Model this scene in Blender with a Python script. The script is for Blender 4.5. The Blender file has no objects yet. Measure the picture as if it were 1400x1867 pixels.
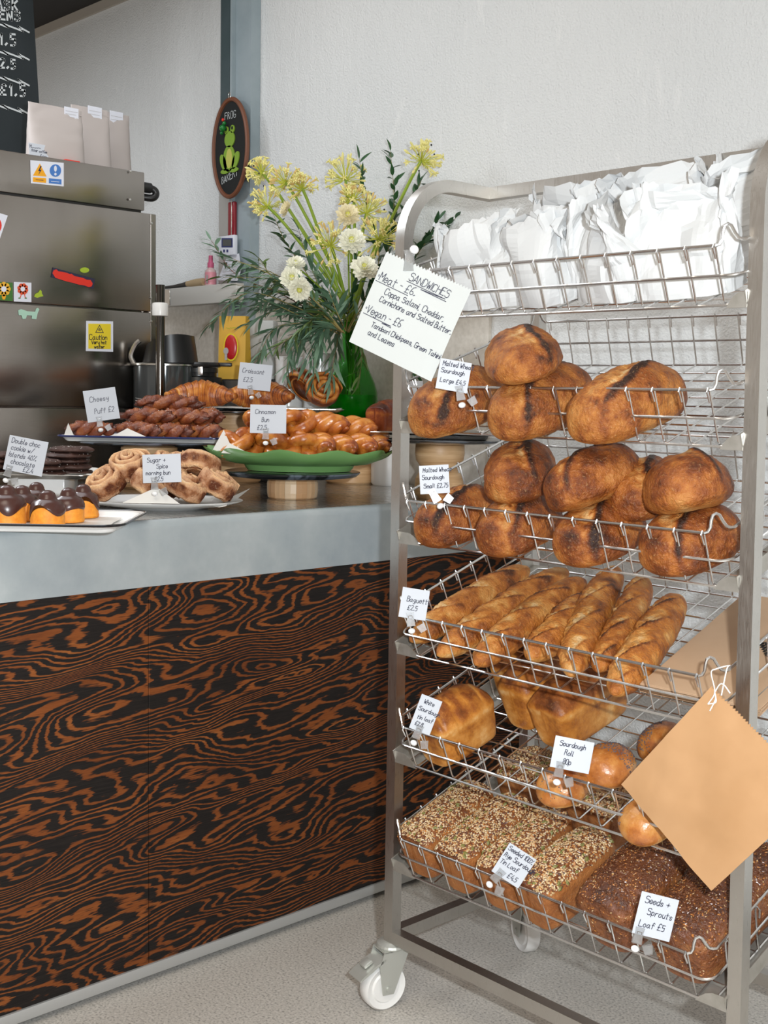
import bpy, bmesh, math, random
import numpy as np
from mathutils import Matrix, Vector, noise
random.seed(7); rnd = random.Random(11)
S = bpy.context.scene
COL = S.collection
PI = math.pi

# ------------------------------------------------------------------ camera, world, lights, exposure
CAM = np.array([1.9329, -1.8527, 1.4]); YAW, PITCH, ROLL, FPX = -0.8145, -0.0971, 0.0182, 2223.26
_cy, _sy, _cp, _sp, _cr, _sr = math.cos(YAW), math.sin(YAW), math.cos(PITCH), math.sin(PITCH), math.cos(ROLL), math.sin(ROLL)
RT = np.array([_cy, -_sy, 0.]); FW = np.array([_sy*_cp, _cy*_cp, _sp]); UP = np.array([-_sy*_sp, -_cy*_sp, _cp])
IR = RT*_cr + UP*_sr; IU = -RT*_sr + UP*_cr
cd = bpy.data.cameras.new('camera'); cam = bpy.data.objects.new('camera', cd); COL.objects.link(cam)
cam.matrix_world = Matrix([[IR[0], IU[0], -FW[0], CAM[0]], [IR[1], IU[1], -FW[1], CAM[1]], [IR[2], IU[2], -FW[2], CAM[2]], [0, 0, 0, 1]])
cd.sensor_fit = 'VERTICAL'; cd.sensor_height = 36; cd.lens = FPX/1867*36; cd.clip_start = .05
S.camera = cam
wd = bpy.data.worlds.new('room_light'); S.world = wd; wd.use_nodes = True
bg = wd.node_tree.nodes['Background']; bg.inputs[0].default_value = (1.0, .88, .76, 1); bg.inputs[1].default_value = .47
def lamp(name, kind, loc, energy, color=(1, 1, 1), size=.1, rot=None):
    l = bpy.data.lights.new(name, kind); l.energy = energy; l.color = color
    if kind == 'AREA': l.size = size
    else: l.shadow_soft_size = size
    o = bpy.data.objects.new(name, l); COL.objects.link(o); o.location = loc
    if rot: o.rotation_euler = rot
    return o
lamp('camera_flash', 'POINT', (2.0, -1.72, 1.49), 232, (.90, .96, 1), .028)
lamp('kitchen_cool_fill', 'AREA', (-1.25, -.5, 3.25), 18, (.90, .95, 1), 1.3)  # unseen cool fill, added to brighten the kitchen wall and column
lamp('left_wall_fill', 'AREA', (-2.45, -1.0, 3.0), 50, (.90, .95, 1), .9)  # second unseen fill, added to lift the left wall and splashback
lamp('shop_warm_fill', 'AREA', (1.8, -2.6, 3.4), 62, (1, .90, .76), 1.8)  # unseen warm fill, added to brighten the floor and counter
S.view_settings.view_transform = 'Standard'; S.view_settings.look = 'None'
S.view_settings.exposure = 0; S.view_settings.gamma = 1; S.view_settings.use_curve_mapping = False

# ------------------------------------------------------------------ where a sight line meets a real surface
def ray(u, v):
    x, y = u-700, v-933.5
    return IR*(x/FPX) - IU*(y/FPX) + FW
def at(u, v, d): return CAM + ray(u, v)*d                      # at depth d from the camera
def on(u, v, ax, val):                                          # on the plane axis = val
    d = ray(u, v); return CAM + d*((val-CAM[ax])/d[ax])
FACE = math.atan2(RT[1], RT[0])                                # turned towards the aisle

# ------------------------------------------------------------------ object helpers
def tag(o, label=None, cat=None, group=None, kind=None):
    if label: o['label'] = label
    if cat: o['category'] = cat
    if group: o['group'] = group
    if kind: o['kind'] = kind
    return o
def link(o, parent=None):
    COL.objects.link(o)
    if parent: o.parent = parent
    return o
def empty(name, label, cat, loc=(0, 0, 0), rz=0, group=None):
    o = bpy.data.objects.new(name, None); o.empty_display_size = .05
    link(o); o.location = [float(c) for c in loc]; o.rotation_euler = (0, 0, rz)
    return tag(o, label, cat, group)
def mk(name, vf, mat, parent=None, smooth=True, attr=None, mi=None):
    V, F = vf
    me = bpy.data.meshes.new(name); me.from_pydata([tuple(map(float, p)) for p in V], [], F)
    for m in (mat if isinstance(mat, (list, tuple)) else [mat]): me.materials.append(m)
    if smooth: me.polygons.foreach_set('use_smooth', [True]*len(me.polygons))
    if mi is not None: me.polygons.foreach_set('material_index', mi)
    if attr is not None:
        a = me.attributes.new('crust', 'FLOAT', 'POINT'); a.data.foreach_set('value', np.asarray(attr, dtype=np.float32))
    if smooth and attr is None and mi is None:
        try: me.set_sharp_from_angle(angle=.7)
        except Exception: pass
    me.update()
    return link(bpy.data.objects.new(name, me), parent)
def cat2(*parts):
    V, F = [], []
    for v, f in parts:
        n = len(V); V += [tuple(p) for p in v]; F += [tuple(i+n for i in q) for q in f]
    return V, F
def mv(vf, loc=(0, 0, 0), rot=(0, 0, 0), sc=(1, 1, 1)):
    from mathutils import Euler
    M = Matrix.Translation([float(c) for c in loc]) @ Euler(rot).to_matrix().to_4x4() @ Matrix.Diagonal((*sc, 1))
    return [tuple(M @ Vector([float(c) for c in p])) for p in vf[0]], vf[1]
def box(x0, x1, y0, y1, z0, z1):
    V = [(x0, y0, z0), (x1, y0, z0), (x1, y1, z0), (x0, y1, z0), (x0, y0, z1), (x1, y0, z1), (x1, y1, z1), (x0, y1, z1)]
    return V, [(0, 3, 2, 1), (4, 5, 6, 7), (0, 1, 5, 4), (1, 2, 6, 5), (2, 3, 7, 6), (3, 0, 4, 7)]
def rbox(x0, x1, y0, y1, z0, z1, b=.004, seg=2):
    bm = bmesh.new(); bmesh.ops.create_cube(bm, size=1)
    for v in bm.verts:
        v.co = ((x0+x1)/2+v.co.x*(x1-x0), (y0+y1)/2+v.co.y*(y1-y0), (z0+z1)/2+v.co.z*(z1-z0))
    bmesh.ops.bevel(bm, geom=bm.edges[:], offset=b, segments=seg, affect='EDGES', profile=.5)
    bm.verts.index_update(); r = ([tuple(v.co) for v in bm.verts], [tuple(v.index for v in f.verts) for f in bm.faces]); bm.free()
    return r
def tube(path, r, n=6, closed=False, cap=True, flat=1.0):
    P = np.array(path, float); m = len(P)
    rr = np.full(m, r) if np.isscalar(r) else np.asarray(r, float)
    T = np.roll(P, -1, 0)-np.roll(P, 1, 0)
    if not closed: T[0] = P[1]-P[0]; T[-1] = P[-1]-P[-2]
    T /= np.linalg.norm(T, axis=1)[:, None]+1e-12
    a = np.array([0, 0, 1.]) if abs(T[0][2]) < .9 else np.array([1., 0, 0])
    N = a-T[0]*(a@T[0]); N /= np.linalg.norm(N)
    V = []
    for i in range(m):
        N = N-T[i]*(N@T[i]); N /= np.linalg.norm(N)+1e-12; B = np.cross(T[i], N)
        for k in range(n):
            t = 2*PI*k/n; V.append(P[i]+rr[i]*(math.cos(t)*N*flat+math.sin(t)*B))
    F = []
    for i in range(m if closed else m-1):
        j = (i+1) % m
        for k in range(n): F.append((i*n+k, i*n+(k+1) % n, j*n+(k+1) % n, j*n+k))
    if cap and not closed: F += [tuple(range(n-1, -1, -1)), tuple((m-1)*n+k for k in range(n))]
    return V, F
def lathe(prof, n=40, fn=None):
    V, F = [], []
    for (r, z) in prof:
        for k in range(n):
            t = 2*PI*k/n; q = (r*math.cos(t), r*math.sin(t), z)
            V.append(fn(q, t) if fn else q)
    m = len(prof)
    for i in range(m-1):
        for k in range(n): F.append((i*n+k, i*n+(k+1) % n, (i+1)*n+(k+1) % n, (i+1)*n+k))
    if prof[0][0] > 1e-5: F.append(tuple(range(n-1, -1, -1)))
    if prof[-1][0] > 1e-5: F.append(tuple((m-1)*n+k for k in range(n)))
    return V, F
def ball(r, n=12, m=8): return lathe([(max(r*math.sin(PI*i/m), 1e-6), -r*math.cos(PI*i/m)) for i in range(m+1)], n)
def grid(fn, nu, nv, closev=False):
    V = [fn(i/(nu-1), j/(nv if closev else nv-1)) for i in range(nu) for j in range(nv)]
    F = []
    for i in range(nu-1):
        for j in range(nv if closev else nv-1):
            k = (j+1) % nv; F.append((i*nv+j, i*nv+k, (i+1)*nv+k, (i+1)*nv+j))
    return V, F
def prism(poly, th, nrm):
    P = [np.array(p, float) for p in poly]; n = np.array(nrm, float); m = len(P)
    V = [p for p in P]+[p+n*th for p in P]
    return V, [tuple(range(m-1, -1, -1)), tuple(range(m, 2*m))]+[(i, (i+1) % m, m+(i+1) % m, m+i) for i in range(m)]
def rrect(w, h, r, n=5):
    out = []
    for cx, cy, a in ((w/2-r, h/2-r, 0), (-w/2+r, h/2-r, 90), (-w/2+r, -h/2+r, 180), (w/2-r, -h/2+r, 270)):
        for k in range(n+1):
            t = math.radians(a+90*k/n); out.append((cx+r*math.cos(t), cy+r*math.sin(t)))
    return out
def fbm(p, o=3): return noise.fractal(Vector(p), 1.0, 2.0, o)
def catmull(pts, n=8):
    P = [np.array(p, float) for p in pts]; P = [2*P[0]-P[1]]+P+[2*P[-1]-P[-2]]; out = []
    for i in range(1, len(P)-2):
        for k in range(n):
            t = k/n; a, b, c, d = P[i-1:i+3]
            out.append(.5*((2*b)+(-a+c)*t+(2*a-5*b+4*c-d)*t*t+(-a+3*b-3*c+d)*t**3))
    out.append(P[-2]); return out
def copy_tree(o, parent=None):
    c = o.copy(); link(c, parent)
    for ch in list(o.children): copy_tree(ch, c)
    return c

# ------------------------------------------------------------------ materials
def mat(name, col=(.5, .5, .5), rough=.5, metal=0, spec=.5, **k):
    m = bpy.data.materials.new(name); m.use_nodes = True
    b = m.node_tree.nodes['Principled BSDF']
    b.inputs['Base Color'].default_value = (*col, 1); b.inputs['Roughness'].default_value = rough; b.inputs['Metallic'].default_value = metal
    b.inputs['Specular IOR Level'].default_value = spec
    for a, v in k.items(): b.inputs[a.replace('_', ' ')].default_value = v
    return m
class N:
    def __init__(s, m): s.m = m; s.t = m.node_tree; s.b = s.t.nodes['Principled BSDF']
    def new(s, ty, **k):
        n = s.t.nodes.new(ty)
        for a, v in k.items():
            if a.startswith('i_'): n.inputs[a[2:].replace('_', ' ')].default_value = v
            else: setattr(n, a, v)
        return n
    def l(s, a, b): s.t.links.new(a, b)
    def coord(s, scale=(1, 1, 1), kind='Object'):
        c = s.new('ShaderNodeTexCoord'); mp = s.new('ShaderNodeMapping'); mp.inputs['Scale'].default_value = scale
        s.l(c.outputs[kind], mp.inputs[0]); return mp.outputs[0]
    def noise(s, vec, scale, detail=4, rough=.55, dist=0):
        n = s.new('ShaderNodeTexNoise'); n.inputs['Scale'].default_value = scale; n.inputs['Detail'].default_value = detail
        n.inputs['Roughness'].default_value = rough; n.inputs['Distortion'].default_value = dist
        if vec is not None: s.l(vec, n.inputs['Vector'])
        return n.outputs['Fac']
    def ramp(s, fac, stops, interp='LINEAR'):
        r = s.new('ShaderNodeValToRGB'); e = r.color_ramp; e.interpolation = interp
        while len(e.elements) < len(stops): e.elements.new(.5)
        for q, (p, c) in zip(e.elements, stops): q.position = p; q.color = (*c, 1) if len(c) == 3 else c
        s.l(fac, r.inputs[0]); return r.outputs[0]
    def math(s, op, a, b=None, c=None):
        n = s.new('ShaderNodeMath', operation=op)
        for i, v in enumerate((a, b, c)):
            if v is None: continue
            if isinstance(v, (int, float)): n.inputs[i].default_value = v
            else: s.l(v, n.inputs[i])
        return n.outputs[0]
    def mix(s, f, a, b, mode='MIX'):
        n = s.new('ShaderNodeMix', data_type='RGBA', blend_type=mode)
        for i, v in ((0, f), (6, a), (7, b)):
            if isinstance(v, (int, float)): n.inputs[i].default_value = v
            elif isinstance(v, tuple): n.inputs[i].default_value = (*v, 1)
            else: s.l(v, n.inputs[i])
        return n.outputs[2]
    def color(s, o): s.l(o, s.b.inputs['Base Color'])
    def rough(s, o): s.l(o, s.b.inputs['Roughness'])
    def bump(s, h, strength=.3, dist=.002):
        n = s.new('ShaderNodeBump'); n.inputs['Strength'].default_value = strength; n.inputs['Distance'].default_value = dist
        s.l(h, n.inputs['Height']); s.l(n.outputs[0], s.b.inputs['Normal'])
M = {}
def noisy(name, c0, c1, scale, rough=.5, metal=0, bump=0, stretch=(1, 1, 1), kind='Object', lo=.35, hi=.65, r2=None, bd=.002, **k):
    m = mat(name, c0, rough, metal, **k); n = N(m); f = n.noise(n.coord(stretch, kind), scale, 5)
    n.color(n.ramp(f, [(lo, c0), (hi, c1)]))
    if bump: n.bump(f, bump, bd)
    if r2 is not None: n.rough(n.ramp(f, [(lo, (rough,)*3), (hi, (r2,)*3)]))
    M[name] = m; return m
# walls, floor
m = mat('plaster', (.7, .71, .71), .75); n = N(m); co = n.coord()
a = n.noise(n.coord((1, 1, .35)), 9, 6, .7); b_ = n.noise(co, 1.1, 4); c = n.noise(co, 140, 2)
st = n.ramp(n.noise(n.coord((1, 1, .22)), 16, 4, .6, 1.2), [(.62, (0, 0, 0)), (.70, (1, 1, 1))])
base = n.mix(b_, (.60, .62, .63), (.76, .77, .765)); base = n.mix(n.math('MULTIPLY', st, .25), base, (.86, .86, .85))
n.color(base); n.bump(n.math('ADD', n.math('MULTIPLY', a, 1.0), n.math('MULTIPLY', c, .5)), .8, .010); M['plaster'] = m
m = mat('floor', (.4, .37, .33), .55); n = N(m); co = n.coord()
v = n.noise(co, 170, 3, .6); w = n.noise(co, 2.2, 3); sp = n.noise(co, 320, 1)
base = n.ramp(v, [(.34, (.30, .29, .27)), (.46, (.56, .535, .495)), (.56, (.61, .58, .535)), (.70, (.74, .71, .67))])
n.color(n.mix(n.math('MULTIPLY', w, .35), base, (.38, .35, .31), 'MULTIPLY')); n.bump(sp, .1, .001); M['floor'] = m
noisy('splashback', (.60, .56, .50), (.70, .66, .60), 60, .6, .1, .1)
M['ceiling'] = mat('ceiling', (.012, .010, .009), .8)
M['skirting'] = mat('skirting', (.012, .012, .012), .6)
M['beige_edge'] = mat('beige_edge', (.40, .36, .31), .7)
noisy('column_dark', (.055, .085, .092), (.07, .10, .11), 8, .45)
noisy('column_grey', (.27, .33, .36), (.32, .38, .41), 8, .5)
# metals
m = mat('steel', (.52, .50, .47), .3, 1); n = N(m); f = n.noise(n.coord((60, 60, 2.5)), 14, 4); g = n.noise(n.coord(), 12, 4)
n.color(n.mix(g, (.50, .48, .45), (.62, .60, .57))); n.rough(n.ramp(f, [(.3, (.26,)*3), (.7, (.42,)*3)])); n.bump(f, .05, .001); M['steel'] = m
m = mat('machine_steel', (.5, .47, .43), .3, 1); n = N(m); f = n.noise(n.coord((3, 3, 90)), 8, 4); g = n.noise(n.coord((1, 2.2, .35)), 3.2, 3)
n.color(n.mix(g, (.29, .262, .238), (.42, .39, .36))); n.rough(n.ramp(f, [(.3, (.20,)*3), (.7, (.27,)*3)])); n.bump(n.noise(n.coord((1, 1.6, .06)), 2.2, 1), .35, .03); M['machine_steel'] = m
M['chrome'] = mat('chrome', (.68, .67, .66), .27, 1)
M['galvanised'] = mat('galvanised', (.54, .55, .51), .42, .55)
M['bright_steel'] = mat('bright_steel', (.62, .61, .58), .25, 1)
noisy('dull_plate', (.40, .38, .34), (.50, .48, .44), 30, .45, .75)
m = mat('zinc', (.4, .45, .48), .42, .35); n = N(m); f = n.noise(n.coord(), 5, 5, .6); g = n.noise(n.coord(), 26, 4)
base = n.ramp(f, [(.3, (.31, .36, .395)), (.5, (.39, .44, .46)), (.7, (.50, .54, .55))])
n.color(n.mix(n.math('MULTIPLY', g, .3), base, (.52, .56, .58))); n.rough(n.ramp(f, [(.35, (.36,)*3), (.65, (.5,)*3)])); M['zinc'] = m
m = mat('zinc_top', (.42, .42, .41), .25, .95); n = N(m); f = n.noise(n.coord((2, 30, 1)), 5, 5); n.rough(n.ramp(f, [(.3, (.16,)*3), (.7, (.34,)*3)]))
n.color(n.ramp(n.noise(n.coord(), 4, 4), [(.3, (.36, .35, .335)), (.7, (.54, .53, .51))])); M['zinc_top'] = m
# burnt pine: contour bands of a stretched height field, as flat-sawn softwood shows them
m = mat('burnt_pine', (.03, .02, .015), .55, 0, .2); n = N(m)
geo = n.new('ShaderNodeNewGeometry'); sep = n.new('ShaderNodeSeparateXYZ'); n.l(geo.outputs['Position'], sep.inputs[0])
cmb = n.new('ShaderNodeCombineXYZ'); n.l(n.math('MULTIPLY', sep.outputs[1], 1.15), cmb.inputs[0]); n.l(n.math('MULTIPLY', n.math('MULTIPLY_ADD', sep.outputs[1], -.10, sep.outputs[2]), 4.6), cmb.inputs[1])
big = n.noise(cmb.outputs[0], 1.25, 2, .5, .25); fine = n.noise(cmb.outputs[0], 7, 3, .6, .3)
h = n.math('ADD', n.math('MULTIPLY', big, 32.0), n.math('ADD', n.math('MULTIPLY', fine, 2.2), n.math('MULTIPLY', sep.outputs[2], 54.0)))
fr = n.math('FRACT', h)
str_ = n.new('ShaderNodeCombineXYZ'); n.l(n.math('MULTIPLY', sep.outputs[1], 5.0), str_.inputs[0]); n.l(n.math('MULTIPLY', sep.outputs[2], 160.0), str_.inputs[1])
grain = n.noise(str_.outputs[0], 2, 3, .7); blot = n.noise(cmb.outputs[0], 2.5, 3)
fr = n.math('ADD', fr, n.math('MULTIPLY', n.math('SUBTRACT', grain, .5), .5))
orange = n.ramp(n.math('ADD', n.math('MULTIPLY', blot, .6), n.math('MULTIPLY', grain, .4)), [(.3, (.09, .024, .007)), (.55, (.20, .058, .014)), (.75, (.31, .11, .028))])
msk = n.ramp(fr, [(.50, (0, 0, 0)), (.64, (1, 1, 1)), (.86, (1, 1, 1)), (.95, (0, 0, 0))])
dark = n.ramp(grain, [(.3, (.006, .005, .005)), (.7, (.018, .014, .012))])
n.color(n.mix(msk, dark, orange)); n.bump(n.math('ADD', grain, msk), .12, .001); M['burnt_pine'] = m
M['trim_metal'] = mat('trim_metal', (.55, .56, .56), .4, .6)
# breads
def bread(name, stops, rough=.45, speck=.3, bump=.6, fleck=(.62, .36, .15), spec=.32, sc=1):
    m = mat(name, (.4, .2, .08), rough, 0, spec); n = N(m)
    at_ = n.new('ShaderNodeAttribute', attribute_name='crust'); co = n.coord()
    f = n.noise(co, 38*sc, 6, .65); g = n.noise(co, 190*sc, 3, .6); h = n.noise(co, 12*sc, 3)
    x = n.math('ADD', at_.outputs['Fac'], n.math('ADD', n.math('MULTIPLY', n.math('SUBTRACT', f, .5), .95), n.math('MULTIPLY', n.math('SUBTRACT', h, .5), .75)))
    c = n.ramp(x, stops); sm = n.ramp(g, [(.58, (0, 0, 0)), (.70, (1, 1, 1))])
    n.color(n.mix(n.math('MULTIPLY', sm, speck), c, fleck)); n.bump(n.math('ADD', f, n.math('MULTIPLY', g, .6)), bump, .007)
    M[name] = m
bread('crust_dark', [(0, (.60, .36, .15)), (.22, (.50, .22, .06)), (.45, (.36, .115, .022)), (.66, (.19, .048, .010)), (.85, (.08, .022, .008)), (1, (.028, .011, .007))], .42, bump=.9)
bread('crust_large', [(0, (.66, .43, .20)), (.25, (.56, .27, .08)), (.5, (.42, .155, .032)), (.72, (.25, .07, .014)), (.9, (.09, .026, .009)), (1, (.035, .014, .008))], .45, bump=.9)
bread('crust_baguette', [(0, (.72, .48, .23)), (.25, (.60, .285, .075)), (.48, (.46, .16, .028)), (.7, (.27, .08, .016)), (.92, (.08, .024, .008))], .42, bump=.8)
bread('crust_tin', [(0, (.78, .52, .24)), (.25, (.64, .30, .075)), (.45, (.50, .19, .032)), (.7, (.27, .08, .018)), (.95, (.085, .026, .01))], .38, .15, .25)
bread('crust_rye', [(0, (.46, .19, .06)), (.45, (.34, .12, .033)), (.8, (.17, .05, .015)), (1, (.06, .02, .01))], .4, .3, .6)
bread('crust_sprout', [(0, (.40, .16, .05)), (.4, (.24, .075, .022)), (.75, (.12, .034, .012)), (1, (.05, .016, .008))], .3, .35, .9, (.42, .20, .08), .7)
bread('crust_roll', [(0, (.75, .48, .22)), (.25, (.62, .29, .08)), (.5, (.46, .16, .035)), (.8, (.22, .055, .014)), (1, (.08, .02, .01))], .25, .15, .15, (.75, .5, .28), .6)
bread('pastry', [(0, (.75, .38, .10)), (.3, (.60, .22, .04)), (.6, (.36, .09, .015)), (.9, (.13, .03, .01))], .28, .1, .25, (.8, .5, .2), .45)
bread('knot_glaze', [(0, (.66, .28, .05)), (.35, (.50, .155, .022)), (.65, (.28, .06, .012)), (.95, (.085, .018, .008))], .18, .05, .2, (.7, .35, .1), .7)
bread('cheese_twist', [(0, (.42, .14, .035)), (.4, (.21, .048, .016)), (.7, (.10, .022, .010)), (1, (.04, .010, .007))], .3, .08, .5, (.75, .42, .2), .6)
bread('sugar_bun', [(0, (.86, .64, .40)), (.3, (.74, .44, .23)), (.55, (.58, .33, .19)), (.8, (.32, .13, .055)), (1, (.11, .03, .012))], .65, .35, 1., (.62, .42, .28), .2)
bread('babka', [(0, (.42, .15, .03)), (.4, (.22, .05, .015)), (.8, (.10, .02, .01)), (1, (.05, .012, .008))], .25, .05, .2)
noisy('cookie', (.035, .014, .010), (.065, .026, .018), 60, .6, 0, .9, bd=.004)
noisy('orange_sponge', (.72, .235, .016), (.84, .33, .03), 90, .6, 0, .35)
noisy('chocolate', (.052, .018, .014), (.068, .024, .018), 6, .28, 0, 0, spec=.5)
M['seed_tan'] = mat('seed_tan', (.58, .40, .20), .5); M['seed_pale'] = mat('seed_pale', (.74, .60, .40), .5); M['seed_poppy'] = mat('seed_poppy', (.085, .085, .105), .5)
M['seed_orange'] = mat('seed_orange', (.50, .20, .05), .45); M['seed_green'] = mat('seed_green', (.20, .19, .05), .5); M['seed_brown'] = mat('seed_brown', (.16, .055, .02), .3)
M['salt'] = mat('salt', (.85, .82, .78), .5)
# crockery, paper, plastics
M['card'] = mat('card', (.54, .57, .625), .6); M['ink'] = mat('ink', (.02, .02, .05), .6); M['paper_white'] = mat('paper_white', (.61, .62, .625), .75, 0, .2)
M['paper_sign'] = mat('paper_sign', (.60, .63, .625), .65)
m = mat('parchment', (.72, .70, .66), .5); m.node_tree.nodes['Principled BSDF'].inputs['Alpha'].default_value = .92; M['parchment'] = m
noisy('kraft', (.43, .235, .105), (.50, .285, .138), 5, .6, 0, .05, kind='Object')
noisy('kraft_stack', (.47, .31, .19), (.53, .36, .23), 4, .65)
M['kraft_edge'] = mat('kraft_edge', (.50, .32, .18), .7)
M['white_plastic'] = mat('white_plastic', (.80, .79, .77), .3); M['ball_plastic'] = mat('ball_plastic', (.85, .85, .85), .35)
m = mat('clear_plastic', (.92, .93, .94), .22, 0, .5, Transmission_Weight=.92, IOR=1.42); M['clear_plastic'] = m
M['enamel'] = mat('enamel', (.78, .78, .77), .15); M['enamel_black'] = mat('enamel_black', (.012, .012, .014), .15); M['enamel_blue'] = mat('enamel_blue', (.02, .03, .12), .2)
M['porcelain'] = mat('porcelain', (.76, .76, .75), .2); M['green_glaze'] = mat('green_glaze', (.16, .33, .11), .22)
m = mat('black_board', (.02, .022, .026), .1); n = N(m); f = n.noise(n.coord(), 9, 3, .5, 1); n.color(n.ramp(f, [(.52, (.010, .012, .014)), (.62, (.10, .12, .15))])); M['black_board'] = m  # noise patches paint blue-grey reflections into the black lacquer
m = mat('pedestal_wood', (.6, .4, .22), .45); n = N(m); f = n.noise(n.coord((1, 1, 14)), 9, 4); n.color(n.ramp(f, [(.3, (.48, .27, .12)), (.7, (.70, .47, .26))])); M['pedestal_wood'] = m
for i, c in enumerate(((.70, .44, .24), (.80, .58, .37), (.62, .35, .17))):
    noisy('stave_%d' % i, tuple(x*.88 for x in c), c, 30, .4, 0, 0, (1, 1, .08))
m = mat('green_glass', (.30, .72, .30), .04, 0, .5, Transmission_Weight=1.0, IOR=1.2); M['green_glass'] = m
m = mat('vase_water', (.012, .30, .015), .08, 0, .5, Transmission_Weight=.25, IOR=1.2); M['vase_water'] = m
M['black_plastic'] = mat('black_plastic', (.012, .012, .013), .35); M['black_metal'] = mat('black_metal', (.015, .015, .016), .3, .4)
M['smoked_glass'] = mat('smoked_glass', (.10, .11, .115), .08, .6)
M['coffee_bag'] = mat('coffee_bag', (.47, .42, .40), .55); M['sticker_white'] = mat('sticker_white', (.72, .74, .82), .5)
M['yellow_bag'] = mat('yellow_bag', (.72, .42, .06), .5); M['yellow_side'] = mat('yellow_side', (.80, .46, .02), .5); M['red_print'] = mat('red_print', (.52, .015, .02), .3)
M['grey_print'] = mat('grey_print', (.45, .42, .42), .5); M['pale_bag'] = mat('pale_bag', (.50, .51, .50), .6)
M['sign_yellow'] = mat('sign_yellow', (.80, .62, .03), .45); M['sign_orange'] = mat('sign_orange', (.85, .38, .01), .45); M['sign_blue'] = mat('sign_blue', (.06, .19, .52), .45)
M['sign_red'] = mat('sign_red', (.70, .03, .015), .45); M['sticker_green'] = mat('sticker_green', (.05, .17, .03), .45); M['lime'] = mat('lime', (.36, .48, .03), .4)
M['mint'] = mat('mint', (.40, .62, .50), .35); M['petal_yellow'] = mat('petal_yellow', (.80, .42, .03), .5); M['petal_red'] = mat('petal_red', (.72, .09, .03), .5)
noisy('chalkboard', (.010, .016, .019), (.016, .023, .027), 6, .6); M['chalk'] = mat('chalk', (.62, .65, .66), .8)
M['pink_plastic'] = mat('pink_plastic', (.62, .12, .24), .4); M['pink_label'] = mat('pink_label', (.74, .30, .36), .4); M['clear_pink'] = mat('clear_pink', (.7, .5, .5), .2)
M['shelf_white'] = mat('shelf_white', (.66, .65, .62), .5); M['bristle'] = mat('bristle', (.50, .37, .22), .8); M['brown_wood'] = mat('brown_wood', (.16, .055, .025), .5)
M['frog_green'] = mat('frog_green', (.20, .34, .03), .6); M['frog_belly'] = mat('frog_belly', (.48, .48, .10), .6); M['felt_black'] = mat('felt_black', (.008, .009, .009), .9)
M['bead_green'] = mat('bead_green', (.01, .16, .03), .1); M['knife_red'] = mat('knife_red', (.22, .008, .018), .25); M['navy'] = mat('navy', (.03, .04, .15), .4)
M['string'] = mat('string', (.80, .79, .76), .8); M['logo_black'] = mat('logo_black', (.02, .018, .016), .7)
# plants
noisy('leaf_euc', (.075, .150, .088), (.135, .235, .150), 14, .5, lo=.3, hi=.7); noisy('leaf_dark', (.022, .078, .028), (.045, .125, .045), 14, .4)
noisy('leaf_olive', (.075, .13, .03), (.11, .17, .045), 14, .5)
M['stem_green'] = mat('stem_green', (.25, .36, .035), .45); M['twig'] = mat('twig', (.24, .19, .06), .6); M['twig_red'] = mat('twig_red', (.16, .06, .035), .6)
M['umbel'] = mat('umbel', (.56, .58, .08), .5); M['bud_cream'] = mat('bud_cream', (.78, .72, .28), .5); M['bud_tan'] = mat('bud_tan', (.66, .47, .17), .5)
M['petal_white'] = mat('petal_white', (.84, .83, .70), .55); M['petal_cream'] = mat('petal_cream', (.82, .74, .50), .55); M['flower_eye'] = mat('flower_eye', (.62, .62, .12), .6); M['anther'] = mat('anther', (.01, .01, .02), .5)

# ------------------------------------------------------------------ hand lettering: single strokes laid as thin ribbons
GL = dict(a='3616050312223436 363342', b='0902 0416263533221203', c='3526160503122233', d='3616050312223436 3932', e='04343526160503122233', f='38291812 0636',
 g='3616050413223436 3631201001', h='0902 0416263532', i='0602 0708', k='0902 3604 1432', l='090312', m='0602 05162522 25364542', n='0602 0416263532',
 o='16050312223335261 6'.replace(' ', ''), p='0600 0516263533221203', r='0602 04162636', s='352616051424332212 03'.replace(' ', ''), t='18131222 0636', u='0603122233 3632',
 v='061226', w='0612253246', x='0632 3602', y='0604132335 3631201 0'.replace('1 0', '10'), z='06360232',
 A='022942 1434', B='0209 09293837260 6'.replace('0 6', '06')+' 2635332202', C='4839190803123243', D='02092947442202', E='49090242 0636', F='490902 0636', G='48391908031232434525',
 H='0902 4942 0646', I='0902', K='0902 4905 1642', L='090242', M='0209254942', N='02094249', O='190803123243483919', P='0209293837260 6'.replace('0 6', '06'), R='02092938372606 2642',
 S='483919080716364543321203', T='0949 2922', V='092249', W='0912263249', Y='0926 492622')
GL.update({'q': '3616050413223436 3630', 'j': '2621101 1'.replace('1 1', '00'), '0': '190803122233382919', '1': '071912', '2': '08192938370232', '4': '290434 3632', '5': '3909063635332202', '6': '391805031222333425 05'.replace(' ', ''), '7': '093912', '8': '1908071626353322120305162637382919',
 '£': '4839291812 0535 0242', '+': '2723 0545', '-': '0525', '.': '0213', ',': '1201', '%': '0249 09081809 43423243', '/': '0249', '(': '19070412', ')': '09171402', '*': '0515 0616'})
def wavy(x, y, w, h, n, r=random.Random(3)): return [[(x+w*i/n, y+r.uniform(-h, h)*.5) for i in range(n+1)]]
def glyph(ch): return [[(int(s[i]), int(s[i+1])-2) for i in range(0, len(s)-1, 2)] for s in GL[ch].split()]
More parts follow.
